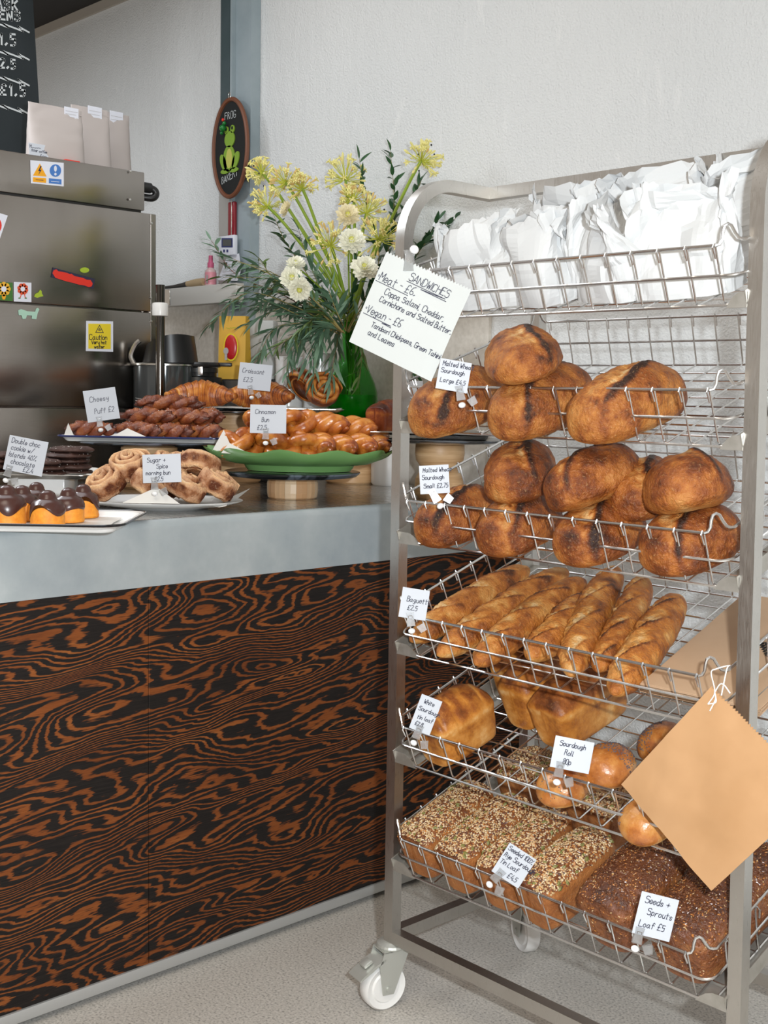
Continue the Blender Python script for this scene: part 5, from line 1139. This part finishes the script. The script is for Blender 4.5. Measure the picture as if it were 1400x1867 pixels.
def hook(u, v, label):
    p = on(u, v, 1, WY-.026); o = empty('wall_hook', label, 'hook', p); mk('peg', tube(catmull([(0, .003, 0), (0, -.016, 0), (0, -.028, -.003), (0, -.032, .004), (0, -.029, .010)], 5), .0045, 8), M['chrome'], o); mk('base_plate', mv(lathe([(.001, 0), (.010, 0), (.010, .004), (.001, .004)], 16), (0, .004, 0), (PI/2, 0, 0)), M['chrome'], o)
hook(425, 204, 'small chrome hook above the oval frog sign'); hook(426, 329, 'small chrome hook below the oval frog sign, holding the red fob')
kp = on(424, 340, 1, WY-.056); kf = empty('key_fob', 'dark red pocket knife style fob hanging from the lower chrome hook', 'fob', kp)
q = px_*1.02
mk('split_ring', tube([(8*q*math.cos(t), .004*math.sin(2*t), -4*q+8*q*math.sin(t)) for t in np.linspace(0, 2*PI, 17)[:-1]], .0014, 6, True), M['chrome'], kf)
mk('red_body', rbox(-6*q, 6*q, -.008, .008, -58*q, -16*q, .006, 3), M['knife_red'], kf); mk('steel_spine', rbox(1.0*q, 2.4*q, -.0095, -.0075, -56*q, -15*q, .0005, 1), M['chrome'], kf)
mk('end_clip', tube(catmull([(0, 0, -58*q), (-3*q, 0, -65*q), (1*q, 0, -72*q), (3*q, 0, -66*q), (0, 0, -60*q)], 5), .0018, 6), M['chrome'], kf)

# ------------------------------------------------------------------ appliances and bags at the back of the counter
g = at(300, 700, 4.18); gz = ct
gp = empty('blending_jug', 'smoked steel jug with black domed lid at the back of the counter', 'jug', (g[0], g[1], gz), FACE)
zz = lambda v, d=4.18, u=310: float(at(u, v, d)[2])-gz
mk('jug_wall', lathe([(.001, 0), (.10, 0), (.105, .01), (.105, zz(665)), (.10, zz(664)), (.095, zz(668)), (.001, zz(668))], 32), M['smoked_glass'], gp)
mk('steel_lip', tube([(.106*math.cos(t), .106*math.sin(t), zz(666)) for t in np.linspace(0, 2*PI, 33)[:-1]], .005, 6, True), M['bright_steel'], gp)
hd = []
for s in (-1,): pass
mk('black_hopper', grid(lambda a, b: ((.095*(1-.15*a)*math.cos(2*PI*b)+.02) , .085*math.sin(2*PI*b), zz(662)+(zz(618)-zz(662))*a*(1+.22*math.cos(2*PI*b*1)-.10*math.cos(4*PI*b))), 8, 40, True), M['black_plastic'], gp)
mk('hopper_lid', grid(lambda a, b: ((.081*(1-a)*math.cos(2*PI*b)+.02), .072*(1-a)*math.sin(2*PI*b), zz(662)+(zz(618)-zz(662))*(1+(.22*math.cos(2*PI*b)-.10*math.cos(4*PI*b))*(1-a))+.008*a), 6, 40, True), M['black_plastic'], gp)
mk('side_handle', tube(catmull([(-.105, 0, zz(665)), (-.115, 0, zz(650)), (-.10, 0, zz(630)), (-.085, 0, zz(622))], 6), .009, 8), M['bright_steel'], gp)
t_ = at(292, 600, 4.05); tp_ = empty('water_tap_pipe', 'dark chrome pipe with white collar rising beside the machine', 'pipe', (t_[0], t_[1], ct)); zq = lambda v: float(at(292, v, 4.05)[2])-ct
mk('pipe', lathe([(.001, 0), (.0155, 0), (.0155, zq(520)), (.001, zq(520))], 20), mat('dark_chrome', (.12, .11, .10), .08, 1), tp_); mk('white_collar', lathe([(.0157, zq(577)), (.026, zq(576)), (.027, zq(572)), (.027, zq(556)), (.025, zq(553)), (.0157, zq(552))], 24), M['white_plastic'], tp_)
t_ = at(362, 700, 4.22); gr_ = empty('coffee_grinder', 'low black grinder with flat lid between the jug and the yellow bag', 'grinder', (t_[0], t_[1], ct), FACE); zq = lambda v: float(at(362, v, 4.22)[2])-ct
mk('grinder_body', lathe([(.001, 0), (.085, 0), (.088, .01), (.085, zq(700)), (.080, zq(688)), (.062, zq(686)), (.062, zq(676)), (.001, zq(676))], 32), M['black_metal'], gr_)
mk('collar', lathe([(.058, zq(680)), (.066, zq(679)), (.066, zq(671)), (.058, zq(670))], 32), M['black_plastic'], gr_)
for a in (-.35, .25): mk('clamp', mv(rbox(-.009, .009, -.006, .004, zq(684), zq(668), .002), (.066*math.sin(a), -.066*math.cos(a), 0)), M['chrome'], gr_)
mk('flat_lid', cat2(lathe([(.001, zq(669)), (.075, zq(669)), (.077, zq(665)), (.073, zq(661)), (.001, zq(660.5))], 32), rbox(.05, .115, -.012, .012, zq(667.5), zq(660.5), .003)), M['black_plastic'], gr_)
bxp = at(440, 692, 4.33); bz = float(bxp[2]); bb = empty('knock_out_box', 'black box at the back of the counter under the yellow coffee bag', 'box', (bxp[0], bxp[1], ct), FACE)
mk('casing', rbox(-.13, .13, -.07, .10, 0, bz-ct, .006), M['black_metal'], bb); mk('drawer_front', rbox(-.11, .11, -.076, -.070, .03, bz-ct-.04, .002), M['black_plastic'], bb)
# yellow bag: front face toward the viewer's right, narrow bright side
yb_ = at(428, 690, 4.33); sy = 4.33/FPX; hh = 113*sy
ybg = empty('yellow_coffee_bag', 'yellow coffee bag with a glossy red oval and grey spoon shape', 'coffee bag', (yb_[0], yb_[1], bz+.001), FACE-.30)
wv, dv = 52*sy, 30*sy
mk('front_face', grid(lambda a, b: ((b-.5)*wv*(1+.02*math.sin(PI*a)), -dv*.5*(1-.25*a)-.006*math.sin(PI*a)*math.sin(PI*b), hh*a), 12, 12), M['yellow_bag'], ybg)
mk('gusset', cat2(grid(lambda a, b: (wv*.5+.001+(.010 if .3 < b < .7 else 0)*0, -dv*.5*(1-.25*a)+b*dv*(1-.5*a), hh*a), 8, 6), grid(lambda a, b: (-wv*.5, -dv*.5*(1-.25*a)+b*dv*(1-.5*a), hh*a), 8, 6), grid(lambda a, b: ((b-.5)*wv, dv*.5*(1-.75*a), hh*a), 8, 4), box(-wv*.5, wv*.5, -dv*.4, dv*.3, 0, .001), box(-wv*.49, wv*.5, -dv*.375, dv*.15, hh-.002, hh)), M['yellow_side'], ybg, False)
def ov(cx, cz, rx, rz, n=28, y=0): return [((cx)*sy+rx*sy*math.cos(2*PI*i/n), -dv*.5-.0085, cz*sy+rz*sy*math.sin(2*PI*i/n)) for i in range(n)]
mk('oval_rim', prism(ov(1, 57, 14.5, 25), -.0015, (0, 1, 0)), M['sign_yellow'], ybg, False)
mk('red_oval', mv(lathe([(1e-4, .0065), (.5, .0058), (.8, .004), (1, .0)], 36), (1*sy, -dv*.5-.0098, 57*sy), (PI/2, 0, 0), (12.5*sy, 22.5*sy, 1)), M['red_print'], ybg)
mk('spoon_print', cat2(prism([(-7*sy+5*sy*math.cos(t), -dv*.5-.0165, 50*sy+6*sy*math.sin(t)) for t in np.linspace(0, 2*PI, 19)[:-1]], -.001, (0, 1, 0)), prism([(-9.4*sy, -dv*.5-.0165, 45*sy), (-4.6*sy, -dv*.5-.0165, 45*sy), (-4.6*sy, -dv*.5-.0165, 34*sy), (-9.4*sy, -dv*.5-.0165, 34*sy)], -.001, (0, 1, 0))), M['grey_print'], ybg, False)
mk('faint_print', ribbons(wavy(-.018, 0, .036, .005, 9)+wavy(-.018, -.112, .036, .003, 11), .0016, (0, -dv*.5-.0045, 91*sy), (1, 0, 0), (0, 0, 1), (0, -1, 0)), M['lime'], ybg, False)
tag(stand('pale_bag', rbox(-.045, .045, -.03, .03, 0, 108*sy, .008), M['pale_bag'], np.array((yb_[0], yb_[1], bz+.001))+EX*.097+EY*.05, -.2, 'plain pale grey bag standing behind the yellow coffee bag', 'bag'))
# white jugs behind the croissants
def jug(u, v, d, r, label, ribs=0):
    c = at(u, v, d); h = float(c[2])-ct
    pr = [(.001, 0), (r*.9, 0), (r, .008), (r*1.02, h*.5), (r*.97, h*.9), (r, h), (r*.93, h), (r*.9, h*.9), (r*.9, .02), (.001, .015)]
    o = empty('white_jar', label, 'jar', (c[0], c[1], ct), FACE, 'white jars behind the croissants'); mk('jar_wall', lathe(pr, 64, (lambda q, t: (q[0]*(1+.02*math.cos(ribs*t)), q[1]*(1+.02*math.cos(ribs*t)), q[2])) if ribs else None), M['porcelain'], o); mk('jar_lip', tube([(r*.97*math.cos(t), r*.97*math.sin(t), h) for t in np.linspace(0, 2*PI, 33)[:-1]], .003, 6, True), M['porcelain'], o)
jug(527, 652, 4.22, .047, 'plain white jar behind the croissants, left of the ribbed one'); jug(583, 645, 4.20, .052, 'ribbed white jar behind the croissants, beside the green vase', 26)
jug(708, 815, 3.98, .055, 'white jar low behind the left rack post, under the loaf tray')
# ------------------------------------------------------------------ green vase and flowers
VD = 4.06; vb = at(640, 770, VD); vh0 = float(vb[2])
pedestal('cake_stand', 'plain wooden stand with black board lifting the green vase', at(640, 868, VD), .085, vh0-ct-.0125, .11)
vs = empty('glass_vase', 'bulbous green glass vase half filled with water', 'vase', (vb[0], vb[1], vh0), FACE)
sv_ = VD/FPX; zv = lambda v: (770-v)*sv_
prof = [(.001, .001), (26, 2), (38, 10), (45, 24), (48, 40), (47, 55), (42, 72), (33, 92), (25, 112), (20, 134), (19, 156), (22, 172), (26, 180)]
o_ = [(r*sv_ if i else .001, z*sv_) for i, (r, z) in enumerate(prof)]; inn = [((r-2.0)*sv_ if i else .001, (z+(3 if i < 2 else 0))*sv_) for i, (r, z) in enumerate(prof)]
mk('glass_wall', lathe(o_+inn[::-1], 56), M['green_glass'], vs)
wl = [(.001, 6*sv_)]+[((r-2.6)*sv_, max(z, 6)*sv_) for r, z in prof[1:5]]+[(44.5*sv_, 50*sv_), (.001, 50*sv_)]
mk('water', lathe(wl, 48), M['vase_water'], vs)
neck = np.array((vb[0], vb[1], vh0+165*sv_))
def fdep(u): return 3.86+(780-u)/300*.22
base_pt = lambda r: neck+EX*r.uniform(-.022, .022)+EY*r.uniform(-.02, .02)
low_pt = lambda r: np.array((vb[0], vb[1], vh0+.03))+EX*r.uniform(-.03, .03)+EY*r.uniform(-.03, .03)
def stem_path(tip, r, sag=.06, foot=True):
    b = base_pt(r); m = (b+tip)/2+np.array((0, 0, sag)); P = [low_pt(r)] if foot else []
    return catmull(P+[b, b*.5+m*.5+np.array((0, 0, sag*.35)), m*.45+tip*.55, tip], 7)
fr_ = random.Random(5)
def world_part(name, vf, m, root, smooth=True): 
    return part(name, vf, m, root, smooth)
def umbel(u, v, R, label, tilt=0, tan=.3, up=(0, 0, 1), nb=46):
    R *= 1.12; tip = at(u, v, fdep(u)-fr_.uniform(0, .14)); o = empty('agapanthus_stem', label, 'flower', tip, 0, 'yellow green agapanthus'); Rm = R*4/FPX
    path = stem_path(tip, fr_, .05); world_part('stem', tube(path, .0052, 7), M['stem_green'], o)
    ax = np.array(path[-1])-np.array(path[-4]); ax /= np.linalg.norm(ax)
    pv, bv, tv = [], [], []
    for i in range(nb):
        d = np.array([fr_.gauss(0, 1) for _ in range(3)]); d /= np.linalg.norm(d)
        if d@ax < -.45: d = d-2*ax*(d@ax)
        L = Rm*fr_.uniform(.55, 1.0); e = tip+d*L; sag = np.array((0, 0, -.004))
        pv.append(tube([tip, tip+d*L*.5+sag, e], .0011, 4, cap=False))
        s = np.cross(d, (0, 0, 1.)); s /= np.linalg.norm(s)+1e-9; bl = fr_.uniform(.016, .026)
        (tv if fr_.random() < tan else bv).append(tube([e, e+d*bl*.35, e+d*bl*.75, e+d*bl], [.0013, .0034, .0040, .0008], 5))
        if fr_.random() < .35:
            for k in range(5):
                a = 2*PI*k/5; t2 = np.cross(d, s); q = e+d*bl*.7; w_ = q+(s*math.cos(a)+t2*math.sin(a))*.012+d*.006; bv.append(tube([q, (q+w_)/2+d*.002, w_], [.0012, .0028, .0006], 4))
    tag(world_part('pedicels', cat2(*pv), M['umbel'], o), kind='stuff'); tag(world_part('buds', cat2(*bv), M['bud_cream'], o), kind='stuff')
    if tv: tag(world_part('faded_buds', cat2(*tv), M['bud_tan'], o), kind='stuff')
    an = []
    for k in range(4):
        d = np.array([fr_.gauss(0, 1) for _ in range(3)]); d /= np.linalg.norm(d); an.append(mv(ball(.0032, 6, 4), tip+d*Rm*1.1))
    if tan < .25: tag(world_part('dark_stamens', cat2(*an), M['anther'], o), kind='stuff')
for q in ((478, 314, 20, 'star like yellow green flower head at the far upper left', 0, .1), (521, 332, 24, 'green radial flower head seen from below, upper left'), (488, 376, 27, 'drooping pale yellow flower head at the left, over the curved stem', 0, .25), (551, 343, 17, 'small tan yellow flower head right of the green radial one', 0, .7),
          (630, 326, 33, 'big yellow flower head in the upper middle of the bouquet', 0, .25), (645, 362, 20, 'small flower head just below the big upper middle one', 0, .5), (668, 388, 26, 'cream flower head right of the middle, over a white chrysanthemum', 0, .2), (603, 448, 34, 'open spidery flower head in the middle of the bouquet', 0, .4),
          (690, 436, 34, 'spidery flower head at the right, above the sandwich sign', 0, .3), (768, 292, 26, 'yellow flower head at the upper right, above the rack corner', 0, .05)): umbel(*q)
def mum(u, v, R, label, m='petal_white', face=None, near=.10):
    c = at(u, v, fdep(u)-near-.13); o = empty('chrysanthemum', label, 'flower', c, 0, 'white chrysanthemums'); Rm = R*3.95/FPX
    to = CAM-c; to /= np.linalg.norm(to); ax = to*.85+np.array(face or (0, 0, .5)); ax /= np.linalg.norm(ax)
    s = np.cross(ax, (0, 0, 1.)); s /= np.linalg.norm(s); t = np.cross(s, ax); pet = []
    for ring, (n_, el, ln) in enumerate(((16, -.15, 1.0), (16, .1, .98), (15, .35, .9), (13, .62, .75), (10, .9, .55), (7, 1.2, .38))):
        for k in range(n_):
            a = 2*PI*(k+.5*(ring % 2))/n_+fr_.uniform(-.1, .1); rd = s*math.cos(a)+t*math.sin(a); L = Rm*ln*fr_.uniform(.88, 1.06); e2 = el+fr_.uniform(-.1, .1)
            d = rd*math.cos(e2)+ax*math.sin(e2); w_ = np.cross(d, ax); w_ /= np.linalg.norm(w_)+1e-9; wd_ = L*.15; b = c+ax*.004
            nn = np.cross(w_, d)
            P = [b, b+d*L*.45+w_*wd_*.8, b+d*L*.45-w_*wd_*.8, b+d*L*.85+w_*wd_+nn*.003, b+d*L*.85-w_*wd_+nn*.003, b+d*L+nn*.005, b+d*L*.6-nn*.0025]
            pet.append((P, [(0, 1, 6), (0, 6, 2), (1, 3, 6), (6, 4, 2), (3, 5, 6), (6, 5, 4)]))
    tag(world_part('petals', cat2(*pet), M[m], o, False), kind='stuff'); world_part('eye', mv(ball(Rm*.22, 12, 8), c+ax*.010), M['flower_eye'], o)
    world_part('stem', tube(stem_path(c-ax*.004, fr_, .02), .0028, 6), M['stem_green'], o)
for q in ((524, 382, 17, 'cream chrysanthemum seen from the side at the left', 'petal_cream', (-.9, 0, .3)), (634, 394, 22, 'cream white chrysanthemum behind the thin upright stems', 'petal_cream'), (641, 440, 25, 'ragged white chrysanthemum in the middle of the bouquet', 'petal_white', None, .16), (664, 489, 24, 'white chrysanthemum just left of the sandwich sign', 'petal_white', None, .2),
          (539, 484, 19, 'white chrysanthemum, highest of the cluster of three', 'petal_white', (0, 0, 1), .12), (532, 509, 23, 'white chrysanthemum, middle of the cluster of three', 'petal_white', None, .15), (546, 527, 22, 'white chrysanthemum, lowest of the cluster of three', 'petal_white', (0, 0, -.2), .19)): mum(*q)
def leaf_mesh(L, W, bend, m, fold=.15):
    n = 6; V, F = [], []
    for i in range(n+1):
        t = i/n; w_ = W*math.sin(PI*min(1, t**.8*.98+.02))**.9*.5; z = -bend*L*t*t; V += [(L*t, w_, z+fold*w_), (L*t, 0, z), (L*t, -w_, z+fold*w_)]
    for i in range(n): b = i*3; F += [(b, b+3, b+4, b+1), (b+1, b+4, b+5, b+2)]
    me = bpy.data.meshes.new('leaf'); me.from_pydata(V, [], F); me.materials.append(M[m]); me.polygons.foreach_set('use_smooth', [True]*len(F)); return me
LV = {'euc': [leaf_mesh(.085, .015, b, 'leaf_euc') for b in (.08, .25, .5)], 'dark': [leaf_mesh(.062, .020, b, 'leaf_dark') for b in (.05, .2, .35)], 'olive': [leaf_mesh(.07, .011, b, 'leaf_olive') for b in (.1, .3, .5)]}
def branch(tips, kind, label, n, r0=.0022, tw='twig', d_off=0, near=.0, ang=.75, scale=1, group='foliage sprigs', foot=False):
    pts = [at(u, v, fdep(u)-near+k*d_off) for k, (u, v) in enumerate(tips)]
    o = empty('foliage_branch', label, 'foliage', pts[0], 0, group); P = catmull(pts, 8); m = len(P)
    world_part('twig', tube(P, [r0*(1-.7*i/(m-1)) for i in range(m)], 5), M[tw], o)
    for i in range(n):
        t = .12+.88*i/(n-1); k = min(m-2, int(t*(m-1))); p = np.array(P[k])+(np.array(P[k+1])-np.array(P[k]))*(t*(m-1)-k); d = np.array(P[k+1])-np.array(P[k]); d /= np.linalg.norm(d)
        s = np.cross(d, np.array((fr_.uniform(-.5, .5), fr_.uniform(-.5, .5), 1.)));  s /= np.linalg.norm(s); a = ang*fr_.uniform(.6, 1.35)*(1 if i % 2 else -1)*(1 if i < n-1 else .05)
        x = d*math.cos(a)+s*math.sin(a); x = x+np.array((0, 0, fr_.uniform(-.35, .2))); x /= np.linalg.norm(x); up = np.array((fr_.uniform(-.6, .6), fr_.uniform(-.6, .6), 1.)); y = np.cross(up, x); y /= np.linalg.norm(y); z = np.cross(x, y)
        l = link(bpy.data.objects.new('leaf', fr_.choice(LV[kind])), o); sc = scale*fr_.uniform(.7, 1.15)*(1-.25*t)
        l.location = [float(c) for c in (p-pts[0])]; l.rotation_euler = Matrix([[x[0], y[0], z[0]], [x[1], y[1], z[1]], [x[2], y[2], z[2]]]).to_euler(); l.scale = (sc, sc, sc)
nk = (628, 612)
for tips, kind, n, kw, lab in ((((620, 600), (520, 540), (430, 500), (385, 438)), 'euc', 20, dict(near=.10, tw='twig_red'), 'eucalyptus branch reaching up to the far left over the shelf'), (((620, 605), (540, 560), (450, 535), (383, 592)), 'euc', 22, dict(near=.16), 'eucalyptus branch drooping at the far left tip in front of the shelf'),
    (((618, 600), (550, 530), (480, 490), (432, 478)), 'euc', 20, dict(near=.05), 'eucalyptus branch at the left, crossing the steel column'), (((620, 610), (545, 575), (480, 548), (418, 545)), 'euc', 20, dict(near=.2), 'eucalyptus branch at the left, just above the yellow bag'),
    (((618, 600), (560, 500), (520, 440), (500, 395)), 'dark', 16, dict(near=.0), 'dark leafy sprig rising at the left behind the curved stem'), (((622, 604), (560, 590), (500, 600), (468, 660)), 'euc', 22, dict(near=.2), 'eucalyptus branch hanging down over the yellow bag'),
    (((624, 606), (580, 590), (540, 610), (520, 690)), 'euc', 22, dict(near=.22), 'eucalyptus branch hanging down in front of the white jars, left'), (((626, 606), (600, 590), (585, 620), (570, 700)), 'euc', 20, dict(near=.24), 'eucalyptus branch hanging down in front of the ribbed jar'),
    (((628, 608), (620, 600), (612, 640), (600, 705)), 'euc', 18, dict(near=.2), 'eucalyptus branch hanging just left of the vase'), (((634, 606), (645, 600), (660, 640), (655, 690)), 'olive', 18, dict(near=.12), 'olive green sprig hanging down along the vase'),
    (((630, 604), (640, 540), (655, 500), (650, 460)), 'dark', 16, dict(near=.08), 'dark leafy sprig in the middle of the bouquet'), (((632, 604), (690, 480), (668, 380), (655, 290)), 'dark', 22, dict(near=-.02), 'dark leafy sprig rising behind the big upper flower head'),
    (((634, 606), (700, 480), (718, 380), (712, 275)), 'dark', 26, dict(near=-.02), 'dark leafy sprig rising highest, right of the middle'), (((636, 606), (720, 480), (740, 390), (768, 330)), 'dark', 20, dict(near=-.02), 'dark leafy sprig leaning right toward the upper right flower'),
    (((640, 606), (715, 500), (780, 440), (838, 392)), 'dark', 24, dict(near=-.04, scale=1.15), 'dark leafy branch arching behind the white bags'), (((640, 610), (720, 520), (770, 450), (800, 400)), 'dark', 22, dict(near=-.05, scale=1.1), 'dark leafy branch behind the left rack post, upper'),
    (((640, 610), (690, 560), (735, 610), (760, 690)), 'dark', 18, dict(near=-.05), 'dark leafy branch hanging behind the left rack post'), (((622, 600), (590, 540), (560, 470), (545, 420)), 'euc', 18, dict(near=.04), 'eucalyptus sprig rising between the left stems'),
    (((630, 604), (610, 560), (595, 520), (575, 500)), 'euc', 16, dict(near=.18), 'eucalyptus sprig in front of the stems in the middle'), (((634, 604), (660, 560), (680, 540), (700, 520)), 'euc', 14, dict(near=.14), 'eucalyptus sprig behind the left edge of the sandwich sign'),
    (((622, 606), (570, 560), (510, 520), (470, 470)), 'olive', 22, dict(near=.12), 'olive green sprig at the left, among the eucalyptus'), (((626, 606), (590, 570), (550, 600), (495, 640)), 'olive', 20, dict(near=.25), 'olive green sprig hanging to the lower left')):
    branch(tips, kind, lab, int(n*1.7), **kw)

for i, (u, v) in enumerate(((405, 505), (432, 520), (455, 560), (500, 545), (478, 500), (540, 640), (560, 655), (600, 545), (452, 590), (515, 625), (420, 470), (530, 560), (575, 620), (495, 515))):
    branch(((624, 605), ((624+u)/2+fr_.uniform(-15, 15), (605+v)/2-fr_.uniform(10, 45)), (u, v)), fr_.choice(('euc', 'euc', 'olive')), 'narrow leaved eucalyptus sprig in the dense green mass left of the vase', 26, near=fr_.uniform(.05, .26), scale=1.1)
